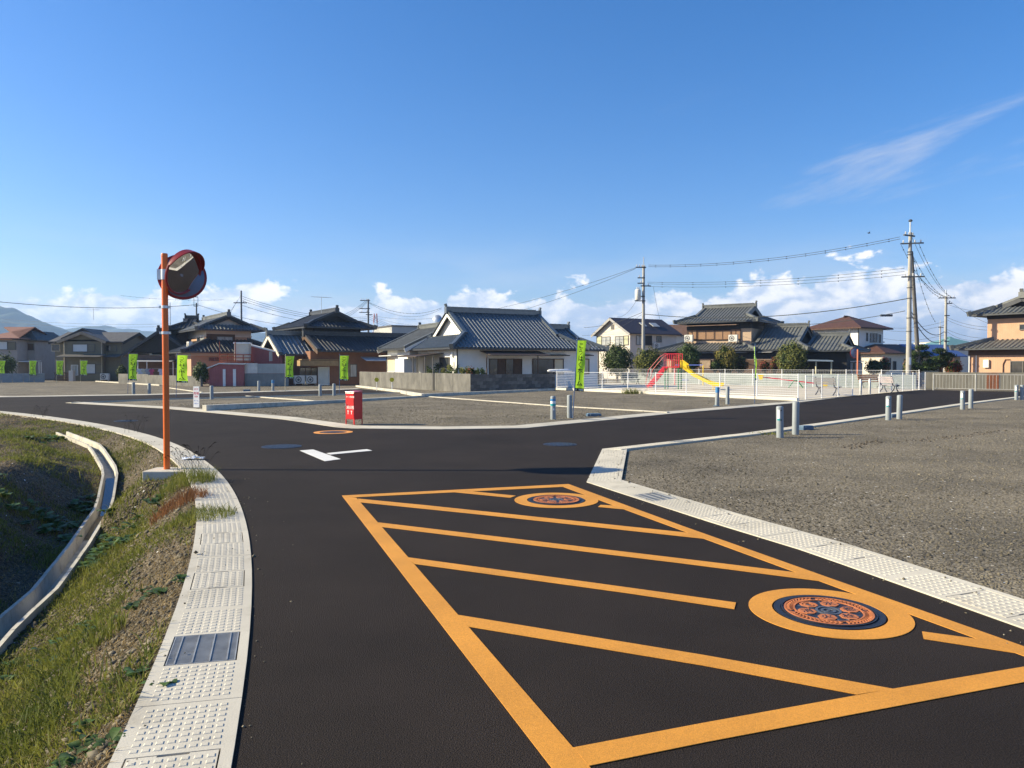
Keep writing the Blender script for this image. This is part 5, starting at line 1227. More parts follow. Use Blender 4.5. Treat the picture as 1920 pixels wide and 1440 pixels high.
for y in (-.40, .40):
    m.tube([(-.48, y, PZ + .82), (-.75, y, PZ + .65), (-1.45, y, PZ - .15), (-1.62, y, .45), (-1.6, y, .1)], .016, 6)
m.build('handrail', red_s, slide)
prof = [(.5, PZ + .05), (.75, PZ - .06), (1.3, PZ - .48), (1.9, .58), (2.35, .36), (2.6, .30), (3.05, .28)]
m = M()
for (x0, z0), (x1, z1) in zip(prof, prof[1:]):
    m.slab([(x0, -.27, z0), (x1, -.27, z1), (x1, .27, z1), (x0, .27, z0)], (0, 0, -.03))
    for y in (-.30, .27): m.slab([(x0, y, z0 - .05), (x1, y, z1 - .05), (x1, y, z1 + .16), (x0, y, z0 + .16)], (0, .03, 0))
m.slab([(.5, -.30, PZ), (.95, -.30, PZ - .15), (.9, -.30, PZ + .22), (.5, -.30, PZ + .5)], (0, .03, 0)); m.slab([(.5, .27, PZ), (.95, .27, PZ - .15), (.9, .27, PZ + .22), (.5, .27, PZ + .5)], (0, .03, 0))
m.build('chute', yel_s, slide)
for y in (-.2, .2): M().tube([(2.5, y, -.05), (2.5, y, .29)], .02, 6).build('chute_leg', yel_s, slide)

def bench(px, py, yaw, label, mat, back=True, w=1.5):
    x, y = G(px, py, .03); t = thing('park_bench', label, 'bench', (x, y, .03), yaw)
    for k in range(3): M().box(-w/2, w/2, -.38 + .13 * k, -.28 + .13 * k, .40, .44).build('seat_slat', mat, t, bevel=.005)
    if back:
        for k in range(3): M().slab([(-w/2, .03 + .03 * k, .53 + .12 * k), (w/2, .03 + .03 * k, .53 + .12 * k), (w/2, .055 + .03 * k, .63 + .12 * k), (-w/2, .055 + .03 * k, .63 + .12 * k)], (0, .03, 0)).build('back_slat', mat, t)
    for sx in (-.5, .5):
        m = M(); m.tube([(sx * w * .8, .12, .92), (sx * w * .8, .02, .42), (sx * w * .8, -.12, .36), (sx * w * .8, -.05, .18), (sx * w * .8, .12, 0)], .028, 6); m.tube([(sx * w * .8, -.38, .40), (sx * w * .8, -.2, .36), (sx * w * .8, -.24, .18), (sx * w * .8, -.36, 0)], .028, 6); m.build('leg', mk('bench_iron', (.06, .06, .065), .5), t)
    return t
b_or = mk('bench_orange', (.42, .13, .035), .55, .12, 6); b_gr = mk('bench_grey', (.20, .19, .19), .55, .1, 6)
bench(1630, 727.5, R(8), 'orange brown slatted bench near the park entrance', b_or, w=1.55)
bench(1548, 741, R(118), 'dark grey bench seen from its side just inside the park entrance', b_gr, w=1.3)
bench(1663, 736, R(100), 'grey bench behind the roadside fence at the park corner', mk('bench_pale', (.42, .36, .36), .6), w=1.2)
bench(1396, 720.5, R(-10), 'faded red bench by the far park fence', mk('bench_faded', (.34, .14, .10), .6, .15), w=1.9)
bench(1113, 723, R(20), 'dark bench behind the left end of the front fence', mk('bench_dark', (.10, .14, .13), .6), w=1.7); bench(1182, 721, R(20), 'dark bench left of the slide', mk('bench_dark', (.10, .14, .13)), w=1.4)
# seesaw
x, y = G(1492, 727, .03); ss = thing('seesaw', 'red seesaw with yellow ends near the far fence', 'seesaw', (x, y, .03), R(-22))
M().beam((-2.3, 0, .72), (1.9, 0, .22), .10, .07).build('beam', red_s, ss)
for q, z in ((-2.2, .80), (1.8, .32)): m = M(); m.box(q - .17, q + .17, -.17, .17, z - .03, z + .05); m.slab([(q - .16, -.15, z), (q + .16, -.15, z), (q + .1, -.15, z - .28), (q - .1, -.15, z - .28)], (0, .03, 0)); m.build('seat', yel_s, ss)
m = M(); m.tube([(-.45, -.25, 0), (-.1, -.2, .48), (.1, -.2, .48), (.45, -.25, 0)], .03, 6); m.tube([(-.45, .25, 0), (-.1, .2, .48), (.1, .2, .48), (.45, .25, 0)], .03, 6); m.beam((0, -.22, .47), (0, .22, .47), .06, .06); m.build('stand', grn_s, ss)
x, y = G(1288, 722, .03); sw = thing('swing_frame', 'small swing frame with yellow and blue posts behind the slide', 'swing', (x, y, .03), R(-40))
for i, (px_, mm) in enumerate(((-1.0, red_s), (1.3, yel_s))): M().tube([(px_, 0, -.1), (px_, 0, 1.5)], .035, 8).build('post', mm, sw)
M().tube([(-1.0, 0, 1.5), (1.3, 0, 1.5)], .03, 8).build('top_bar', mk('play_blue', (.05, .10, .42), .4), sw)
m = M()
for q in (-.35, .05): m.tube([(q, 0, 1.5), (q, 0, .42)], .008, 4)
m.build('chain', zinc, sw); M().box(-.40, .10, -.1, .1, .36, .42).build('seat', mk('play_blue', (.05, .10, .42)), sw, bevel=.01)
# climbing bars at the left end, a small mirror and a post
x, y = G(1066, 725.5, .03); cb = thing('climbing_bars', 'low climbing bars in blue and red at the left end of the park', 'climbing frame', (x, y + 1.2, .03), R(-60))
for i in range(6): M().tube([(-1.1 + .44 * i, 0, -.1), (-1.1 + .44 * i, 0, .95)], .03, 6).build('bar', [mk('play_blue', (.05, .10, .42)), mk('play_sky', (.08, .34, .50), .4), red_s][i % 3], cb)
M().tube([(-1.15, 0, .95), (1.15, 0, .95)], .03, 6).build('top_bar', zinc, cb)
q = AT(1607.5, 725, 54); sm = thing('small_mirror_post', 'orange post with a round traffic mirror seen from behind at the park', 'traffic mirror', (q[0], 54, 0))
M().tube([(0, 0, -.1), (0, 0, AT(0, 655, 54)[2])], .055, 10).build('post', mk('orange_faded', (.60, .20, .10), .5, .1), sm)
zc = AT(0, 662, 54)[2]; n_ = Vector((-.25, .93, -.1)); 
traffic_mirror(sm, (-.12, .22, zc), n_, .36, False)
# porch cover beside the fence's left end
t = thing('white_cover', 'white plastic cover lying on the left end post of the park fence', 'cover', (pA[0] - .15, pA[1] + .2, 1.1)); m = M(); m.tube([(-.35, 0, .07), (-.2, 0, .09), (.9, .3, .10), (1.2, .4, .08)], [.05, .09, .10, .06], 10); m.build('sheeting', mk('plastic_white', (.80, .80, .80), .4), t, smooth=True)

# grey railing at the end of the road and wall behind
gr = thing('road_end_railing', 'grey metal railing with upright bars at the end of the right road', 'railing'); fe = [np.array(G(1750, 731.6)), np.array(G(1829, 733.2)), np.array(G(1985, 736))]
gal = mk('railing_grey', (.42, .41, .38), .5, .1, 4, metal=.3)
for a, b in zip(fe, fe[1:]):
    d = b - a; L_ = np.linalg.norm(d); d = d / L_; P3 = lambda t, z: (*(a + d * t), z)
    M().tube([P3(0, -.1), P3(0, 1.02)], .04, 8).build('post', gal, gr)
    for z in (.97, .12): M().tube([P3(0, z), P3(L_, z)], .022, 6).build('rail', gal, gr)
    n = int(L_ / .17)
    for i in range(1, n): M().tube([P3(L_ * i / n, .12), P3(L_ * i / n, .97)], .010, 5).build('bar', gal, gr)
a, b = np.array((AT(1736, 700, 49.5)[0], 49.5)), np.array((AT(2030, 700, 45.5)[0], 45.5))
strip(a, b, .15, 1.06, 'grey_boundary_wall', 'grey concrete panel wall behind the end railing', mk('grey_panel', (.185, .172, .14), .9, .22, 1.4, stretch=(3, 3, .5), bump=.2, bscale=20), n=9, piece='wall_panel')
d = (b - a) / np.linalg.norm(b - a); t_ = line_t(a, b, 1850); q = a + d * t_; q2 = a + d * line_t(a, b, 1873); nn = np.array((d[1], -d[0])) * .05
gt = thing('brown_gate', 'rust brown wooden gate set in the grey wall at right', 'gate'); 
for i in range(5): p0, p1 = q + (q2 - q) * (i / 5 + .01), q + (q2 - q) * ((i + 1) / 5 - .01); M().prism([p0, p1, p1 + nn, p0 + nn], 0, .98).build('board', mk('gate_brown', (.20, .075, .035), .75, .2, 5), gt)

# ================================================================ trees and shrubs
bark = mk('bark', (.11, .08, .055), .9, .3, 8, bump=.5, bscale=20)
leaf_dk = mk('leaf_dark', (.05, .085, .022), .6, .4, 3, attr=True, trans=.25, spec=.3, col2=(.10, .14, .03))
leaf_md = mk('leaf_mid', (.10, .13, .025), .6, .4, 2.5, attr=True, trans=.22, spec=.3, col2=(.20, .20, .04))
leaf_yl = mk('leaf_yellowish', (.16, .155, .025), .6, .4, 2, attr=True, trans=.25, spec=.3, col2=(.28, .22, .04))
leaf_rd = mk('leaf_red', (.20, .06, .035), .65, .4, 2, attr=True, trans=.2, spec=.2)
leaf_pn = mk('pine_needles', (.028, .058, .020), .65, .4, 3, attr=True, trans=.15, spec=.2, col2=(.055, .085, .022))
def leaves(blobs, n, size, seed=0, fill=.35):
    r = np.random.default_rng(seed); V = []; S = []
    tot = sum(b[1][0] * b[1][1] for b in blobs)
    for c, rad in blobs:
        k = int(n * rad[0] * rad[1] / tot); d = r.normal(size=(k, 3)); d /= np.linalg.norm(d, axis=1)[:, None]
        lump = 1 + .13 * np.sin(d[:, 0] * 7 + seed) * np.sin(d[:, 1] * 6 + 2) + .10 * np.sin(d[:, 2] * 9 + seed * 2 + d[:, 0] * 5)
        rr = (1 - fill * r.random(k) ** 2.2) * lump; p = np.array(c) + d * rr[:, None] * np.array(rad)
        nrm = d + r.normal(0, .55, (k, 3)); nrm /= np.linalg.norm(nrm, axis=1)[:, None]
        t = np.cross(nrm, r.normal(size=(k, 3))); t /= np.linalg.norm(t, axis=1)[:, None]; bi = np.cross(nrm, t); s = (size * r.uniform(.6, 1.4, k))[:, None]
        V.append(np.stack([p - t * s, p - bi * s * .5, p + t * s, p + bi * s * .5], 1)); S.append(np.repeat(r.uniform(.6, 1.4, k), 4))
    V = np.concatenate(V).reshape(-1, 3); f = np.arange(len(V)).reshape(-1, 4); return V, f, np.concatenate(S)
def shrub(px, ytop, ybot, wpx, d, mat, label, seed, n=4200, name='round_tree', squash=1.0, group=None):
    X = AT(px, 684, d)[0]; zt_, zb = AT(px, ytop, d)[2], AT(px, ybot, d)[2]; rx = wpx / F * d / 2; t = thing(name, label, 'tree' if 'tree' in name else 'shrub', (X, d, 0), 0, group)
    zb0 = max(.10, zb - (zt_ - zb) * .35); rz = (zt_ - zb0) / 2
    m = M().tube([(0, 0, -.1), (.03, .02, zb0 + rz * .5), (.0, .05, zb0 + rz * 1.2)], [.12, .09, .04], 7)
    for k in range(5): a = k * 1.26 + seed; m.tube([(.02, .02, zb0 + rz * .4), (math.cos(a) * rx * .5, math.sin(a) * rx * .5, zb0 + rz * 1.2)], [.05, .02], 5)
    m.build('trunk', bark, t)
    r = random.Random(seed); bl = [((0, 0, zb0 + rz), (rx * .98, rx * .9, rz * .97))]
    for k in range(6): a = r.uniform(0, 6.28); bl.append(((math.cos(a) * rx * .45, math.sin(a) * rx * .45, zb0 + rz * r.uniform(.7, 1.35)), (rx * r.uniform(.42, .58),) * 2 + (rz * r.uniform(.4, .55),)))
    V, f, S = leaves(bl, n, max(.05, .075 * d / 62), seed); np_obj('crown', V, f, mat, t, attr=S)
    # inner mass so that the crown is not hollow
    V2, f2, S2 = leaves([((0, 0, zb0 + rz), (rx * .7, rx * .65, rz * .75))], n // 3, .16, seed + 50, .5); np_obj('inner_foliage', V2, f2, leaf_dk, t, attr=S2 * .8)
    return t
shrub(1157, 640, 692, 64, 66, leaf_dk, 'dark green rounded tree in front of the beige gabled house', 1)
shrub(1214, 650, 692, 52, 64, leaf_md, 'yellow green round clipped tree in front of the transformer pole', 2)
shrub(1290, 642, 692, 50, 62, leaf_dk, 'dark round clipped tree behind the red slide platform', 3)
shrub(1361, 645, 692, 48, 62, leaf_yl, 'yellowish round clipped tree left of the narrow park flag', 4)
shrub(1388, 666, 692, 32, 62.5, mk('leaf_brownish', (.11, .075, .03), .7, .4, 2, attr=True, trans=.2), 'low brownish bush right of the yellowish round tree', 5, 900, 'brown_bush')
shrub(1484, 638, 694, 60, 60, leaf_md, 'large round clipped tree right of the narrow park flag', 6, 5000)
shrub(1434, 674, 693, 20, 61, leaf_rd, 'reddish bush right of the narrow park flag', 7, 500, 'red_bush'); shrub(1452, 668, 692, 16, 61.5, leaf_rd, 'thin reddish bush at the foot of the large round tree', 8, 450, 'red_bush')
shrub(1340, 676, 692, 18, 61.2, leaf_dk, 'small dark bush left of the yellowish round tree', 9, 500, 'small_bush')
shrub(377, 676, 724, 30, 54, leaf_dk, 'dark bush squeezed against the maroon shed', 10, 1500, 'dark_bush')
shrub(10, 660, 716, 40, 73, leaf_dk, 'dark garden tree at the left edge of the picture', 11, 1200)
shrub(228, 684, 716, 20, 70, leaf_dk, 'dark shrub between the olive house and the washing', 12, 700, 'dark_bush')
shrub(1638, 672, 697, 34, 66, leaf_dk, 'dark shrub behind the orange bench', 13, 900, 'dark_bush'); shrub(1658, 668, 694, 22, 67, leaf_rd, 'reddish shrub in front of the white hip roofed house', 14, 600, 'red_bush')
shrub(1705, 668, 698, 26, 55, mk('leaf_rustgreen', (.14, .08, .03), .7, .4, 2, attr=True, trans=.2), 'rust coloured shrub at the foot of the tall pole', 15, 900, 'rust_shrub')
shrub(1788, 672, 697, 34, 56, leaf_rd, 'red leaved shrub right of the second pine', 16, 800, 'red_shrub')
def pine(px, ytop, ybot, d, label, seed, pads):
    X = AT(px, 684, d)[0]; t = thing('pine_tree', label, 'tree', (X, d, 0), 0, 'garden pines behind the grey wall'); zt_ = AT(px, ytop, d)[2]
    r = random.Random(seed); pts = [(0, 0, -.1), (.12, 0, zt_ * .3), (-.06, .05, zt_ * .6), (.04, 0, zt_ * .95)]; m = M().tube(pts, [.13, .11, .08, .03], 7); bl = []
    for (dx, py, wx) in pads:
        z = AT(px, py, d)[2]; x = dx / F * d; w = wx / F * d / 2; y = r.uniform(-.5, .5)
        m.tube([(0, 0, z - .25), (x * .6, y * .6, z - .12), (x, y, z - .05)], [.05, .035, .02], 5); bl.append(((x, y, z), (w, w * .8, .20))); bl.append(((x + w * .3, y + .2, z + .12), (w * .6, w * .5, .16)))
    m.build('trunk', bark, t); V, f, S = leaves(bl, 3000, .075, seed, .6); np_obj('crown', V, f, leaf_pn, t, attr=S)
pine(1721, 646, 700, 54, 'garden pine with layered branches beside the leaning pole', 31, [(0, 652, 26), (-14, 664, 24), (12, 666, 26), (-4, 674, 30), (16, 680, 28), (-16, 684, 26), (4, 690, 40)])
pine(1763, 655, 700, 55, 'garden pine with layered branches left of the red shrub', 32, [(-8, 659, 26), (8, 667, 30), (-12, 675, 28), (14, 675, 24), (0, 684, 36), (-14, 690, 28)])
# garden plants along the white house wall
hw = WHITE
for q, (px, d_, s_, lab) in enumerate(((813, 49.5, 1.0, 'spindly shrub under the side awning of the white house'), (838, 48.0, .9, 'pale leafy plant by the white house wall'), (850, 47.0, .8, 'small green plant at the white house corner'), (872, 45.2, .7, 'green potted plant in front of the white house corner'), (900, 45.8, .7, 'low green plant in front of the white house'))):
    X = AT(px, 684, d_)[0]; t = thing('garden_plant', lab, 'plant', (X, d_, 0), 0, 'garden plants behind the block wall'); m = M(); bl = []
    for k in range(6): a = k * 1.05; e = (math.cos(a) * .35 * s_, math.sin(a) * .25, 1.0 + .5 * s_ * rnd.random()); m.tube([(0, 0, 0), e], [.03, .012], 5); bl.append((e, (.2 * s_, .2, .22)))
    m.build('stem', bark, t); V, f, S = leaves(bl, 380, .06, q + 70, .9); np_obj('foliage', V, f, leaf_md if q % 2 else leaf_dk, t, attr=S)
X = AT(882, 684, 43.6)[0]; shrub(883, 687, 712, 18, 44.6, leaf_rd, 'red brown shrub at the corner of the block wall', 90, 700, 'red_bush')
# ================================================================ utility poles and lines
pole_c = mk('pole_concrete', (.36, .345, .31), .8, .12, 3, bump=.1, bscale=40); dkm = mk('dark_steel', (.07, .08, .09), .5, .15); insul = mk('insulator', (.55, .55, .55), .3)
def upole(px, ytop, d, label, r0=.16, r1=.10, arms=(), top=None, group='utility poles', steps=True, mat=None):
    X = AT(px, 684, d)[0]; zt_ = AT(px, ytop, d)[2]; t = thing('utility_pole', label, 'utility pole', (X, d, 0), 0, group)
    M().tube([(0, 0, -.5), (0, 0, zt_)], [r0, r1], 14).build('pole', mat or pole_c, t, smooth=50)
    if top: M().tube([(0, 0, zt_), (0, 0, AT(px, top, d)[2])], .05, 8).build('top_mast', zinc, t)
    for (py, l, r, yaw, ins) in arms:                   # pixels: height, left reach, right reach
        z = AT(px, py, d)[2]; a, b = -l / F * d, r / F * d; c = math.tan(yaw)
        am = M().beam((a, -r1 - .05 + a * c, z), (b, -r1 - .05 + b * c, z), .09, .09).build('crossarm', dkm, t)
        for k in range(ins): x = a + (b - a) * (k + .5) / max(1, ins); M().lathe([(.02, 0), (.06, .04), (.03, .09), (.06, .13), (.02, .2)], 8, (x, -r1 - .05 + x * c, z + .045)).build('insulator', insul, am)
    return t
p1_ = upole(1206, 498, 66, 'concrete pole carrying a transformer in front of the beige gabled house', .17, .11, [(502, 16, 4, .2, 4), (521.5, 12, 2, .1, 2), (531.5, 12, 1, .1, 1), (536.5, 6, 13, 0, 2), (556, 12, 2, .1, 0), (564.5, 17, 3, .1, 2)], 482)
z = AT(0, 564, 66)[2]; M().lathe([(0, .98), (.12, .96), (.24, .88), (.26, .8), (.26, .06), (.22, 0), (0, 0)], 16, (-.52, -.15, z + .06)).build('transformer', acm, p1_, smooth=40)
for k in range(2): M().lathe([(.03, 0), (.06, .08), (.03, .2)], 8, (-.6 + .16 * k, -.15, z + 1.0)).build('bushing', insul, p1_)
p2_ = upole(1703.5, 436, 52, 'tallest concrete pole rising behind the right end of the park', .19, .11, [(457, 18, 20, -.25, 4), (443, 20, 8, .5, 3), (519.5, 16, 23, -.2, 3)], 414)
z = AT(0, 414, 52)[2]; M().lathe([(.0, -.1), (.12, -.05), (.14, .02), (.06, .1), (0, .1)], 10, (0, 0, z)).build('top_insulator', dkm, p2_)
for py in (473, 478, 540, 560, 597, 622): zz = AT(0, py, 52)[2]; M().lathe([(.17, 0), (.19, 0), (.19, .05), (.17, .05)], 12, (0, 0, zz)).build('steel_band', dkm, p2_)
M().box(-.07, .07, -.20, -.18, AT(0, 684, 52)[2], AT(0, 670, 52)[2]).build('number_plate', whitel, p2_)
X = AT(1722, 684, 54)[0]; st_ = thing('strut_pole', 'dark leaning strut pole propping the tallest concrete pole', 'utility pole', (X, 54.0, 0)); q = AT(1709, 472, 52.2)
M().tube([(.35, .4, -.3), (q[0] - X, q[1] - 54, q[2])], [.17, .11], 12).build('pole', mk('strut_dark', (.16, .15, .14), .8, .15, 3), st_, smooth=50)
p3_ = upole(1772, 556, 72, 'shorter concrete pole with crossarm right of the tallest pole', .16, .11, [(559, 16, 16, 0, 5), (569, 1, 10, .1, 1), (592, 4, 5, 0, 0), (640, 4, 5, 0, 0)], 543)
p4_ = upole(1762, 612, 110, 'thin distant pole left of the shorter concrete pole', .15, .10, [(614, 5, 5, 0, 2)], 600)
p5_ = upole(453.5, 545, 76, 'slim dark pole standing behind the maroon sheds', .12, .08, [(568, 13, 11, .1, 2)], None, mat=mk('pole_dark', (.14, .145, .15), .7, .15, 3))
p6_ = upole(369.5, 568, 96, 'thin dark pole with an open frame top near the orange post', .13, .09, [(574, 4, 4, 0, 0), (557, 4, 4, 0, 0)], None, mat=mk('pole_dark', (.14, .145, .15)))
z0, z1 = AT(0, 574, 96)[2], AT(0, 557, 96)[2]
for sx in (-.26, .26): M().tube([(sx, -.14, z0), (sx, -.14, z1)], .03, 5).build('frame_bar', dkm, p6_)
p7_ = upole(691, 561, 92, 'dark pole with several crossarms behind the cream building', .14, .1, [(564, 14, 4, .2, 4), (579, 16, 4, .1, 2), (586, 16, 3, .1, 2), (590, 4, 8, .1, 0)], None, mat=mk('pole_dark', (.14, .145, .15)))
p8_ = upole(320, 567, 84, 'slim grey post rising just behind the orange mirror post', .06, .05, [], None, mat=zinc)
tw = thing('radio_tower', 'distant red and white lattice tower behind the cream building', 'tower', (AT(704.5, 684, 300)[0], 300, 0)); zt_ = AT(0, 588, 300)[2]
for k in range(6):
    m = M(); z0, z1 = zt_ * k / 6, zt_ * (k + 1) / 6; w0, w1 = 1.7 - 1.2 * k / 6, 1.7 - 1.2 * (k + 1) / 6
    for sx in (-1, 1):
        for sy in (-1, 1): m.beam((sx*w0, sy*w0, z0), (sx*w1, sy*w1, z1), .14, .14)
        m.beam((sx*w0, -w0, z0), (-sx*w1, -w1, z1), .1, .1); m.beam((-w0, sx*w0, z0), (-w1, -sx*w1, z1), .1, .1)
    m.build('tower_section', mk('tower_red', (.55, .12, .08), .6) if k % 2 else whitem, tw)
wire_m = mk('cable', (.035, .038, .042), .6, .1)
def wire(pa, pb, sag, label, r=.014, beads=0, n=18, group='overhead wires'):
    a, b = Vector(pa), Vector(pb); pts = [a.lerp(b, i / n) - Vector((0, 0, sag * 4 * (i / n) * (1 - i / n))) for i in range(n + 1)]
    t = thing('overhead_wire', label, 'wire', a, 0, group); M().tube([p - a for p in pts], r, 5).build('cable', wire_m, t)
    if beads:
        me = M().box(-.03, .03, -.015, .015, -.055, .02).mesh('spacer'); me.materials.append(wire_m)
        for k in range(beads): 
            f_ = (k + .5) / beads * n; i = int(f_); p = pts[i].lerp(pts[min(i + 1, n)], f_ - i) - a; o = bpy.data.objects.new('spacer', me); COL.objects.link(o); o.parent = t; o.location = p
    return t
LBL = 'overhead wire '
for k, (ya, yb) in enumerate(((443, 499), (447, 502))): wire(AT(1688, ya + 1, 52), AT(1216, yb - 2, 66), .55, LBL + ['upper', 'lower'][k] + ' of the top pair between tallest pole and transformer pole', .016, 14)
for k, (ya, yb) in enumerate(((503, 529), (509, 532), (515, 537))): wire(AT(1696, ya, 52), AT(1214, yb, 66), .35, LBL + ['topmost', 'middle', 'lowest'][k] + ' of the trio between tallest pole and transformer pole', .013, 7)
wire(AT(1700, 560, 52), AT(1209, 589, 66), .75, LBL + 'of the thick lower line from tallest pole, top one', .03); wire(AT(1697, 583, 52), AT(1420, 610, 68), .35, LBL + 'with a junction box sloping to the dark tiled house', .022)
t = thing('cable_junction_box', 'small dark junction box hanging on the wire left of tallest pole', 'junction box', AT(1662, 590, 52.8)); M().box(-.42, .42, -.07, .07, -.13, .02).build('case', dkm, t, bevel=.02)
wire(AT(1192, 502, 66), AT(700, 592, 150), 2.2, LBL + 'fading left from the transformer pole over the white house', .018, 5); wire(AT(1192, 503.5, 66.2), AT(700, 594, 150), 3.2, LBL + 'second of the pair fading left over the white house', .018, 0)
wire(AT(1203, 586, 66), AT(1095, 614, 78), .3, LBL + 'dropping from the transformer pole past the beige gable, upper', .02); wire(AT(1203, 590, 66), AT(1092, 629, 78), .5, LBL + 'dropping from the transformer pole past the beige gable, lower', .012); wire(AT(1192, 566, 66), AT(1157, 594, 78), .4, LBL + 'from the transformer to the beige house roof', .012)
wire(AT(1225, 537, 66), AT(1237, 598, 77), .2, LBL + 'dropping right of the transformer pole to the purple roof', .012)
for k, (xa, ya, xb, yb) in enumerate(((1722, 455, 1785, 558), (1710, 445, 1780, 556), (1707, 470, 1772, 556), (1690, 460, 1760, 556), (1712, 480, 1754, 604))): wire(AT(xa, ya, 52), AT(xb, yb, 72), .6, LBL + ['from the right tip of the tallest pole crossarm', 'steepest from tallest pole top to the shorter pole', 'third between tallest and shorter pole', 'from the left tip of the tallest pole crossarm', 'ending in a cluster left of the shorter pole'][k], .013, 12 if k != 1 else 0)
wire(AT(1724, 519, 52), AT(1774, 556, 72), .3, LBL + 'from the lower crossarm to the shorter pole', .02, 3)
wire(AT(1706, 580, 52), AT(1770, 622, 72), .9, LBL + 'thick, sagging from tallest to shorter pole, upper', .032); wire(AT(1706, 585, 52), AT(1770, 637, 72), 1.0, LBL + 'thick, sagging from tallest to shorter pole, lower', .032)
for k, (ya, xb, yb) in enumerate(((560, 1905, 620), (570, 1910, 575), (595, 1915, 608), (600, 1915, 615), (618, 1915, 628), (622, 1860, 632))): wire(AT(1776, ya, 72), AT(xb, yb, 53), .5, LBL + 'from the shorter pole to the right, %s' % ['falling steeply', 'topmost nearly level', 'third down', 'fourth down', 'fifth down', 'lowest'][k], .013)
for k, (ya, yb) in enumerate(((603, 612), (610, 618), (628, 634))): wire(AT(1770, ya, 72), AT(1655, yb, 90), .4, LBL + 'from the shorter pole to the left, %s' % ['upper', 'middle', 'lower'][k], .014)
# left side lines
wire(AT(-30, 563, 75), AT(369, 571, 96), .6, LBL + 'single dark line crossing the far left sky', .03, 10); wire(AT(369, 571, 96), AT(600, 612, 120), .8, LBL + 'falling right from the open frame pole', .022, 4)
wire(AT(226, 554, 110), AT(420, 562, 110), .3, LBL + 'short pale line behind the mirror', .014, 16)
for k in range(4): wire(AT(455, 556 + 4 * k + (5 if k == 3 else 0), 76), AT(688, 594 + 3.2 * k + (2 if k == 3 else 0), 92), .75, LBL + 'of four running right from the slim dark pole, number %s from top' % ['one', 'two', 'three', 'four'][k], .017, 12 if k > 1 else 0)
wire(AT(453, 552, 76), AT(427, 590, 76), .05, LBL + 'guy falling left of the slim dark pole', .012); wire(AT(442, 568, 76), AT(425, 596, 76), .1, LBL + 'short drop from the left arm of the slim dark pole', .012)
for k in range(3): wire(AT(688, 562 + 2.5 * k, 92), AT(640, 592 + 4 * k, 80), .2, LBL + 'of three falling left from the crossarm pole, %s' % ['upper', 'middle', 'lower'][k], .018)
wire(AT(692, 567, 92), AT(828, 577, 110), 1.1, LBL + 'beaded, reaching from the crossarm pole to the white house ridge, upper', .018, 22); wire(AT(692, 568.5, 92), AT(828, 579, 110), 1.4, LBL + 'beaded, reaching from the crossarm pole to the white house ridge, lower', .016, 0)
for k in range(3): wire(AT(692, 590 + 4 * k, 92), AT(745, 612 + 2 * k, 100), .2, LBL + 'low behind the cream building, %s' % ['upper', 'middle', 'lower'][k], .014)
for k, (ya, yb) in enumerate(((596, 607), (602, 612), (634, 636), (640, 641))): wire(AT(-20, ya, 140), AT(320, yb, 120), .5, LBL + 'faint across the blue hills, %s' % ['topmost', 'second', 'third', 'lowest'][k], .018, 0)
bird = thing('flying_bird', 'tiny dark bird in the sky left of the tallest pole', 'bird', AT(1629, 437, 60)); m = M(); m.lathe([(0, -.12), (.035, -.06), (.05, 0), (.03, .08), (0, .14)], 8).xf(Matrix.Rotation(R(90), 4, 'Y')); 
for s in (-1, 1): m.slab([(-.05, 0, 0), (.06, 0, 0), (.0, s * .22, .06), (-.06, s * .2, .06)], (0, 0, .01))
m.build('body', dkm, bird)
# small yellow signs before the panel wall
for px, lab in ((706.5, 'left of the two small yellow round markers on white stakes'), (735, 'right of the two small yellow round markers on white stakes')):
    x, y = G(px, 732 if px < 720 else 733); t = thing('round_marker', lab, 'sign', (x, y, 0), 0, 'yellow round markers'); zc = AT(0, 712, y)[2]
    M().tube([(0, 0, -.1), (0, 0, zc)], .022, 8).build('stake', whitem, t); m = M().tube([(0, -.04, zc), (0, -.02, zc)], .13, 20); m.build('disc', mk('marker_yellow', (.80, .62, .03), .5), t)

# ================================================================ hills and haze
hillm = mk('hill_forest', (.045, .065, .035), .9, .35, .02, bump=.8, bscale=.06, detail=8)
def hills(name, prof, Y, depth, seed):
    xs_, zs = [], []
    for px in range(int(prof[0][0]), int(prof[-1][0]) + 1, 6):
        py = np.interp(px, [p[0] for p in prof], [p[1] for p in prof]); q = AT(px, py, Y); xs_.append(q[0]); zs.append(max(q[2], 2))
    xs_, zs = np.array(xs_), np.array(zs); r = np.random.default_rng(seed); rows = 10; V = []
    zs = zs + np.convolve(r.normal(0, 7, len(zs)), np.ones(3) / 3, 'same') * np.clip(zs / 120, 0, 1) * .55
    for j in range(rows):
        f_ = j / (rows - 1); h = np.sin(f_ * math.pi / 2) ** 1.1 if j else 0; V.append(np.stack([xs_ * (1 + 0 * f_), np.full(len(xs_), Y - depth + depth * f_), zs * h - (4 if j == 0 else 0) + r.normal(0, 3.0, len(xs_)) * (0 < j < rows - 1)], -1))
    for j in (1, 2): V.append(np.stack([xs_, np.full(len(xs_), Y + depth * .5 * j), zs * (1 - .5 * j) - (4 if j == 2 else 0)], -1))
    V = np.array(V); nr, nc = V.shape[:2]; idx = np.arange(nr * nc).reshape(nr, nc); f = np.stack([idx[:-1,:-1], idx[:-1,1:], idx[1:,1:], idx[1:,:-1]], -1).reshape(-1, 4)
    return struct(np_obj(name, V.reshape(-1, 3), f, hillm, smooth=True))
hills('near_hill', [(-420,600),(-260,585),(-120,572),(-40,573),(0,575),(30,580),(60,594),(90,607),(120,618),(150,632),(190,652),(240,668)], 1500, 380, 1)
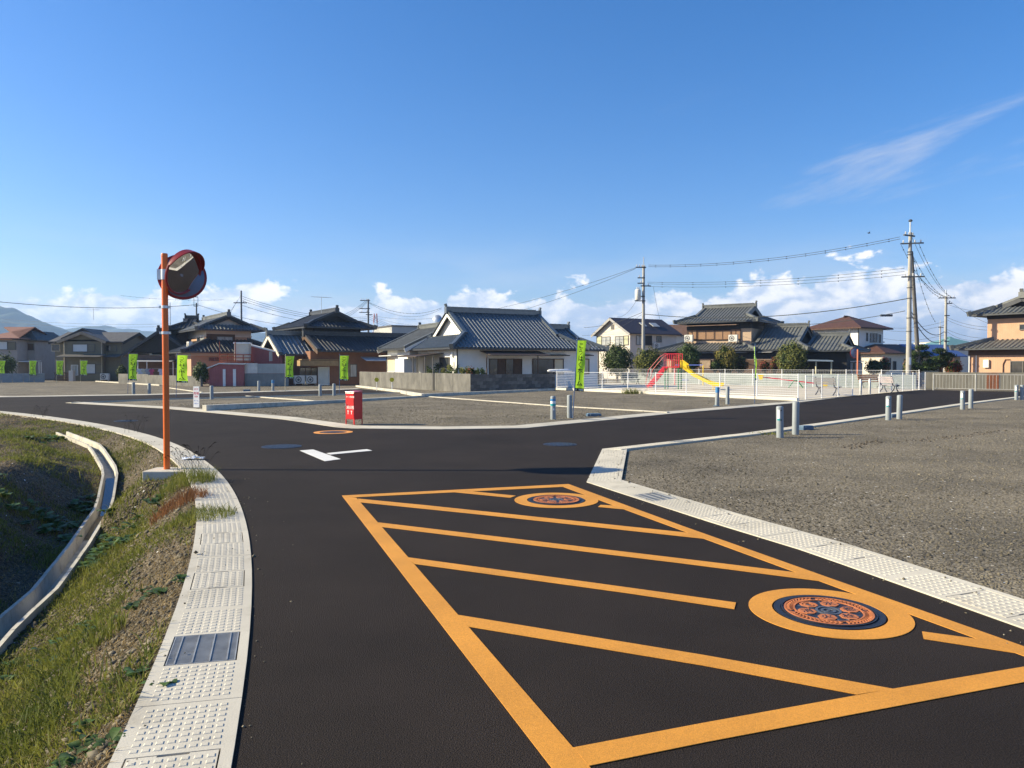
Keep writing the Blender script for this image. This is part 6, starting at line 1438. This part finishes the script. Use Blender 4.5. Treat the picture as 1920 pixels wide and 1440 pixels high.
hills('far_hills', [(-450,640),(-200,630),(60,626),(110,621),(150,619),(175,617),(195,614.5),(215,614),(240,618),(275,621),(310,624),(345,629),(400,634),(450,638),(480,629),(505,624),(530,630),(560,634),(620,640),(700,645),(850,652),(1000,648),(1200,645),(1500,650),(1800,646),(2300,650)], 2300, 500, 2)
HAZE = 0.00034
if HAZE:
    hz = M().box(-2600, 2900, -75, 3300, -3, 165).build('haze', None); hz['kind'] = 'stuff'
    hm = bpy.data.materials.new('haze_air'); hm.use_nodes = True; nt = hm.node_tree; nt.nodes.clear(); v = nt.nodes.new('ShaderNodeVolumePrincipled'); v.inputs['Density'].default_value = HAZE; v.inputs['Color'].default_value = (.42, .64, 1.0, 1); v.inputs['Anisotropy'].default_value = .2
    out = nt.nodes.new('ShaderNodeOutputMaterial'); nt.links.new(v.outputs[0], out.inputs['Volume']); hz.data.materials.append(hm)
# ---------------------------------------------------------------- loose stones, grass, weeds
def scatter_stones(name, pts, sizes, mat, kind='stuff', attr=None):
    base = np.array([(1,0,0),(-1,0,0),(0,1,0),(0,-1,0),(0,0,1),(0,0,-1)], float); tri = np.array([(0,2,4),(2,1,4),(1,3,4),(3,0,4),(2,0,5),(1,2,5),(3,1,5),(0,3,5)])
    n = len(pts); sc_ = rng.uniform(.55, 1.3, (n, 1, 3)) * sizes[:, None, None] * np.array([1, 1, .7]); a = rng.uniform(0, 6.283, n); c, s = np.cos(a), np.sin(a)
    v = base[None] * sc_ + rng.normal(0, .16, (n, 6, 3)) * sizes[:, None, None]
    vx = v[..., 0] * c[:, None] - v[..., 1] * s[:, None]; vy = v[..., 0] * s[:, None] + v[..., 1] * c[:, None]
    v = np.stack([vx, vy, v[..., 2]], -1) + pts[:, None, :]
    f = tri[None] + (np.arange(n) * 6)[:, None, None]
    pt = vnoise(pts[:, 0] * .5 + pts[:, 1] * .05, pts[:, 1], .55, 61) + .5 * vnoise(pts[:, 0] * .6, pts[:, 1], 1.7, 62)
    sh = np.repeat(rng.choice([.68, .8, .9, 1.0, 1.08, 1.3], n, p=[.12, .2, .28, .24, .12, .04]) * np.clip(1.0 + pt * 1.1, .5, 1.3), 6)
    return np_obj(name, v.reshape(-1, 3), f.reshape(-1, 3), mat, kind=kind, attr=sh)
stone_m = mk('stone', (.160, .139, .100), .9, .25, 9, attr=True, spec=.2)
def in_lot(x, y):                                       # right of the gutters, near gravel lot
    re = np.array([np.append(p, 0) for p in right_edge]); d1, s1, _ = seg_dist(x, y, re)
    ch = np.array([[*chamfer[1], 0], [*chamfer[0], 0]]); d2, s2, _ = seg_dist(x, y, ch)
    ns = np.array([[*p, 0] for p in near_side]); d3, s3, _ = seg_dist(x, y, ns)
    dm = np.minimum(np.minimum(d1, d2), d3)
    xr = np.interp(-y, [-p[1] for p in right_edge], [p[0] for p in right_edge])
    xc = np.interp(y, [chamfer[1][1], chamfer[0][1]], [chamfer[1][0], chamfer[0][0]])
    yn = np.interp(x, [p[0] for p in near_side], [p[1] for p in near_side])
    ok = np.where(y < right_edge[0][1], x > xr, np.where(y < chamfer[0][1], x > xc, True)) & (y < yn) & (dm > .47)
    return ok
N_ = 170000
yy = 2.5 + 24 * rng.random(N_) ** 1.9; xx = 1.0 + rng.random(N_) * (2 + yy * .75); ok = in_lot(xx, yy); xx, yy = xx[ok], yy[ok]
sz = rng.gamma(2.2, .0022, len(xx)) + .003; sz = np.minimum(sz, .024) * (1 + .012 * yy)
scatter_stones('gravel_stones', np.stack([xx, yy, np.full(len(xx), .003)], -1), sz, stone_m)['label'] = 'loose grey gravel stones on the right plot'
# low heaps and clods of gravel near the photo's ruts
cl = []
for (a, b, n, s) in ((G(1585,843), G(1640,828), 60, .05), (G(1690,830), G(1900,808), 90, .035)):
    for i in range(n):
        t = rnd.random(); cl.append((a[0] + (b[0] - a[0]) * t + rnd.gauss(0, .1), a[1] + (b[1] - a[1]) * t + rnd.gauss(0, .12), rnd.uniform(.0, .02)))
clod = mk('clod', (.085, .07, .055), .95, .3, 10, attr=True)
o = scatter_stones('soil_clods', np.array(cl), rng.uniform(.01, .035, len(cl)), clod); o['label'] = 'dark clods of soil churned up on the gravel plot'
# scattered stones of the middle plot
N_ = 26000; px = rng.uniform(200, 1490, N_); py = 741 + 64 * rng.random(N_) ** .8
P_ = np.array([G(a, b) for a, b in zip(px, py)])
k1 = [(123,755.6),(308,766),(396,774),(527.5,786),(629,801),(830,805),(985,803),(1060,795.5),(1136.6,788),(1257,776),(1480,756.8)]
lim = np.interp(px, [p[0] for p in k1], [p[1] for p in k1]) - 7; upl = np.interp(px, [123, 390, 798, 1041, 1490], [755, 757, 746, 734, 753]) + 1
ok = (py < lim) & (py > upl); P_ = P_[ok]
o = scatter_stones('middle_plot_stones', np.stack([P_[:, 0], P_[:, 1], np.full(len(P_), .016)], -1), rng.uniform(.012, .03, len(P_)), stone_m); o['label'] = 'loose grey gravel stones on the middle plots'

def patchy(x, y): return vnoise(x, y, .8, 21) + .6 * vnoise(x, y, 2.1, 22) + .4 * vnoise(x, y, 5.3, 23)
def blades(name, x, y, z, h, w, mat, lean=.5, shade=None, label=None):
    n = len(x); a = rng.uniform(0, 6.283, n); la = rng.uniform(0, 6.283, n); ln = rng.uniform(.1, lean, n) * h
    bx, by = np.cos(a) * w, np.sin(a) * w; lx, ly = np.cos(la) * ln, np.sin(la) * ln
    v = np.empty((n, 5, 3)); v[:, 0] = np.stack([x - bx, y - by, z], -1); v[:, 1] = np.stack([x + bx, y + by, z], -1)
    v[:, 2] = np.stack([x + bx * .8 + lx * .35, y + by * .8 + ly * .35, z + h * .55], -1); v[:, 3] = np.stack([x - bx * .8 + lx * .35, y - by * .8 + ly * .35, z + h * .55], -1)
    v[:, 4] = np.stack([x + lx, y + ly, z + h * (1 - .25 * ln / np.maximum(h, 1e-4))], -1)
    b = (np.arange(n) * 5)[:, None]
    f = np.concatenate([b + np.array([[0, 1, 2]]), b + np.array([[0, 2, 3]]), b + np.array([[3, 2, 4]])])
    sh = np.repeat(shade if shade is not None else rng.uniform(.65, 1.3, n), 5)
    o = np_obj(name, v.reshape(-1, 3), f, mat, kind='stuff', attr=sh); o['label'] = label or 'short grass and weeds'; return o
grass_g = mk('grass_green', (.115, .160, .026), .7, .3, 2.0, attr=True, trans=.35, spec=.2, col2=(.27, .265, .055), detail=8)
grass_d = mk('grass_dry', (.30, .22, .105), .8, .25, 1.5, attr=True, trans=.25, spec=.15)
grass_r = mk('grass_rust', (.26, .12, .05), .8, .25, 2, attr=True, trans=.25, spec=.15)
def verge_pts(n, yr=(1.4, 25), pw=1.7):
    y = yr[0] + (yr[1] - yr[0]) * rng.random(n) ** pw; x = -(0.05 + rng.random(n) * (.75 + y * .70)) ; z, dd, ds, dg, gs = verge_h(x, y)
    ok = (gs > 0) & (dg > .47) & (dd > DW + .03) & (z > -1.2); return x[ok], y[ok], z[ok], dd[ok], ds[ok], dg[ok]
x, y, z, dd, ds, dg = verge_pts(460000)
p = patchy(x, y)
green = (p + np.where(ds < 0, .30 - .62 * np.exp(-((dg - .62) / .42) ** 2), -.22) + np.where((dd < 1.1) & (ds < 0), .36, 0) + np.where((ds > 0) & (dd < 1.3), .22, 0) + np.where((y > 9), .12, 0)) > rng.uniform(-.25, .42, len(x))
k = green; xg, yg, zg = x[k], y[k], z[k]; hs = (rng.gamma(2.4, .012, len(xg)) + .014) * np.clip(1.05 + 1.3 * patchy(xg * 1.7 + 9, yg * 1.7), .5, 1.9)
blades('verge_grass', xg, yg, zg - .005, hs, rng.uniform(.0018, .0042, len(xg)) * (1 + .05 * yg), grass_g, 1.3, label='short green grass over the ditch bank')
k = (~green & (rng.random(len(x)) < .5)) | (green & (rng.random(len(x)) < .16)); xd, yd, zd = x[k], y[k], z[k]
blades('dry_grass', xd, yd, zd - .004, rng.gamma(2, .009, len(xd)) + .01, rng.uniform(.0015, .0035, len(xd)) * (1 + .05 * yd), grass_d, 2.2, label='dry straw coloured grass on the verge')
k = (rng.random(len(x)) < .10) & (dg < 2.2) & (ds < 0); ps = np.stack([x[k], y[k], z[k]], -1)
o = scatter_stones('verge_pebbles', ps, rng.gamma(2.5, .0045, len(ps)) + .004, stone_m); o['label'] = 'grey pebbles lying on the bare verge soil'
# tufts
def tuft(cx, cy, n, rad, hh, mat, name, label, lean=.9):
    r = rad * np.sqrt(rng.random(n)); a = rng.uniform(0, 6.283, n); x = cx + r * np.cos(a); y = cy + r * np.sin(a); z, dd, *_ = verge_h(x, y); k = dd > DW + .05; x, y, z = x[k], y[k], z[k]; n = len(x); z = np.maximum(z, -.9); z = np.where(z < -.25, .0, z) if cx > 0 else z
    z = np.where(z <= -.29, .005, z)
    blades(name, x, y, z - .01, hh * rng.uniform(.5, 1.2, n), rng.uniform(.002, .004, n), mat, lean, label=label)
gx0 = G(345, 905); tuft(gx0[0] + .05, gx0[1], 700, .36, .22, grass_g, 'weed_clump', 'bushy green weeds at the foot of the orange mirror post', .8)
gx0 = G(338, 935); tuft(gx0[0], gx0[1], 650, .32, .16, grass_r, 'rust_weed_clump', 'rust brown dead weeds leaning over the gutter', 1.0)
gx0 = G(375, 970); tuft(gx0[0], gx0[1], 700, .34, .12, grass_g, 'gutter_weed_clump', 'green weeds spilling over the curved gutter', 1.3)
gx0 = G(205, 1200, -.2); tuft(gx0[0], gx0[1], 90, .10, .20, grass_g, 'tall_grass_clump', 'tall yellowish grass tuft on the near bank', .7)
# broad leaf weeds (dock, clover)
leafm = mk('broad_leaf', (.045, .10, .022), .55, .35, 5, attr=True, trans=.25, spec=.35, col2=(.10, .17, .03))
def rosettes(cs, name, label, size=.10):
    V, Fc, S = [], [], []
    for cx, cy in cs:
        hh_, dd_, *_r = verge_h(np.array([cx]), np.array([cy])); z0 = float(hh_[0])
        if dd_[0] < DW + .08 or z0 < -.28 and _r[1][0] < .5: continue
        for k in range(rnd.randint(7, 12)):
            a = rnd.uniform(0, 6.28); L_ = size * rnd.uniform(.5, 1.3); w = L_ * rnd.uniform(.28, .42); up = rnd.uniform(.15, .6); d = np.array((math.cos(a), math.sin(a), 0)); s_ = np.array((-d[1], d[0], 0)); b = len(V); c = np.array((cx + rnd.gauss(0, .03), cy + rnd.gauss(0, .03), z0))
            for t, ww, hh in ((.0, .12, .0), (.35, 1, .8), (.7, .9, 1.0), (1.0, .05, .75)):
                for sg in (-1, 0, 1): V.append(c + d * L_ * t + s_ * w * ww * sg + np.array((0, 0, L_ * up * hh + (abs(sg)) * .12 * w)))
            for i in range(3):
                for j in range(2): Fc.append((b+i*3+j, b+i*3+j+1, b+i*3+j+4, b+i*3+j+3))
            S += [rnd.uniform(.6, 1.4)] * 12
    o = np_obj(name, np.array(V), np.array(Fc), leafm, kind='stuff', attr=S, smooth=True); o['label'] = label; return o
def px_cluster(px, py, z, n, sp):
    c = G(px, py, z); return [(c[0] + rnd.gauss(0, sp), c[1] + rnd.gauss(0, sp)) for _ in range(n)]
rosettes(px_cluster(125, 940, -.35, 26, .35) + px_cluster(150, 930, -.5, 14, .25), 'dock_weeds', 'broad leaved green weeds on the shaded ditch bank', .13)
rosettes(px_cluster(195, 1020, -.6, 14, .2) + px_cluster(230, 1000, -.4, 14, .25) + px_cluster(270, 950, -.3, 10, .2), 'bank_weeds', 'dark green leafy weeds beside the ditch', .11)
rosettes(px_cluster(110, 1400, -.05, 6, .10) + px_cluster(190, 1405, -.02, 4, .05), 'corner_weeds', 'low leafy weeds at the bottom left corner', .05)
rosettes(px_cluster(95, 818, -.05, 14, .25), 'ditch_head_weeds', 'bright leafy weeds over the far end of the ditch', .12)
rosettes(px_cluster(270, 1150, -.2, 8, .12) + px_cluster(80, 1200, -.5, 12, .25) + px_cluster(240, 1330, -.1, 6, .1), 'soil_weeds', 'scattered small weeds on the bare near bank', .06)
def seed_stalks(base, n, h, mat, name, label):
    m = M()
    for _ in range(n):
        bx, by = base[0] + rnd.gauss(0, .12), base[1] + rnd.gauss(0, .12); a = rnd.uniform(0, 6.28); l = rnd.uniform(.15, .5) * h; hh = h * rnd.uniform(.6, 1.1)
        p = [(bx + math.cos(a) * l * t * t, by + math.sin(a) * l * t * t, hh * t - .05) for t in (0, .35, .7, 1)]
        m.tube(p, [.002, .0018, .0016, .0014], 3, False); e = Vector(p[-1]); m.tube([e, e + Vector((math.cos(a) * .04, math.sin(a) * .04, .03)), e + Vector((math.cos(a) * .07, math.sin(a) * .07, .02))], [.002, .006, .001], 4)
    o = m.build(name, mat, kind='stuff'); o['label'] = label
seed_stalks((MPX + .45, MPY - .25), 26, .42, grass_d, 'seed_stalks', 'feathery seed stalks standing by the mirror post')
seed_stalks(G(75, 783), 14, .35, grass_d, 'far_seed_stalks', 'thin dry seed stalks along the far left gutter')
seed_stalks(G(245, 812), 12, .4, grass_d, 'gutter_seed_stalks', 'thin dry stalks beside the gutter left of the post')
c0 = G(1185, 739); tuft_x = rng.normal(c0[0], .25, 260); tuft_y = rng.normal(c0[1] - .1, .12, 260)
blades('park_weeds', tuft_x, tuft_y, np.zeros(260), rng.uniform(.1, .45, 260), np.full(260, .01), grass_g, .8, label='weeds growing against the park footing')
c0 = G(1435, 812); blades('kerb_weeds', rng.normal(c0[0], .22, 160), rng.normal(c0[1] - .35, .08, 160), np.zeros(160), rng.uniform(.03, .09, 160), np.full(160, .005), grass_g, 1.2, label='tiny weeds on the side road gutter')

# crumpled white scrap on the gutter
sx0 = G(362, 863); t = thing('plastic_scrap', 'crumpled white plastic scrap lying on the gutter behind the orange post', 'litter', (*sx0, .028), .4)
m = M(); nn_ = 7
m.add([((i - 3) * .055 + rnd.gauss(0, .008), (j - 3) * .03 + rnd.gauss(0, .008), abs(rnd.gauss(0, .014))) for j in range(nn_) for i in range(nn_)], [(j*nn_+i, j*nn_+i+1, (j+1)*nn_+i+1, (j+1)*nn_+i) for j in range(nn_-1) for i in range(nn_-1)])
m.build('sheet', whitel, t)

# grit spilled over gutters and along the asphalt edge
gp = []
for path, sg, n in ((right_edge, 1, 420), ([chamfer[1], chamfer[0]], -1, 90), (near_side[:4], -1, 160), (left_edge[25:75], 1, 260)):
    P__ = Path(path)
    for _ in range(n): w = rnd.choice((rnd.uniform(-.35, .45), rnd.uniform(.25, .46), rnd.uniform(-.08, 0))); gp.append((*P__.at(rnd.random() * P__.L[-1], sg * w), .016 + .02 * max(w, 0) / .45 if w > 0 else .003))
o = scatter_stones('spilled_grit', np.array(gp), rng.gamma(2.0, .0022, len(gp)) + .002, stone_m); o['label'] = 'small stones spilled over the gutters and road edge'
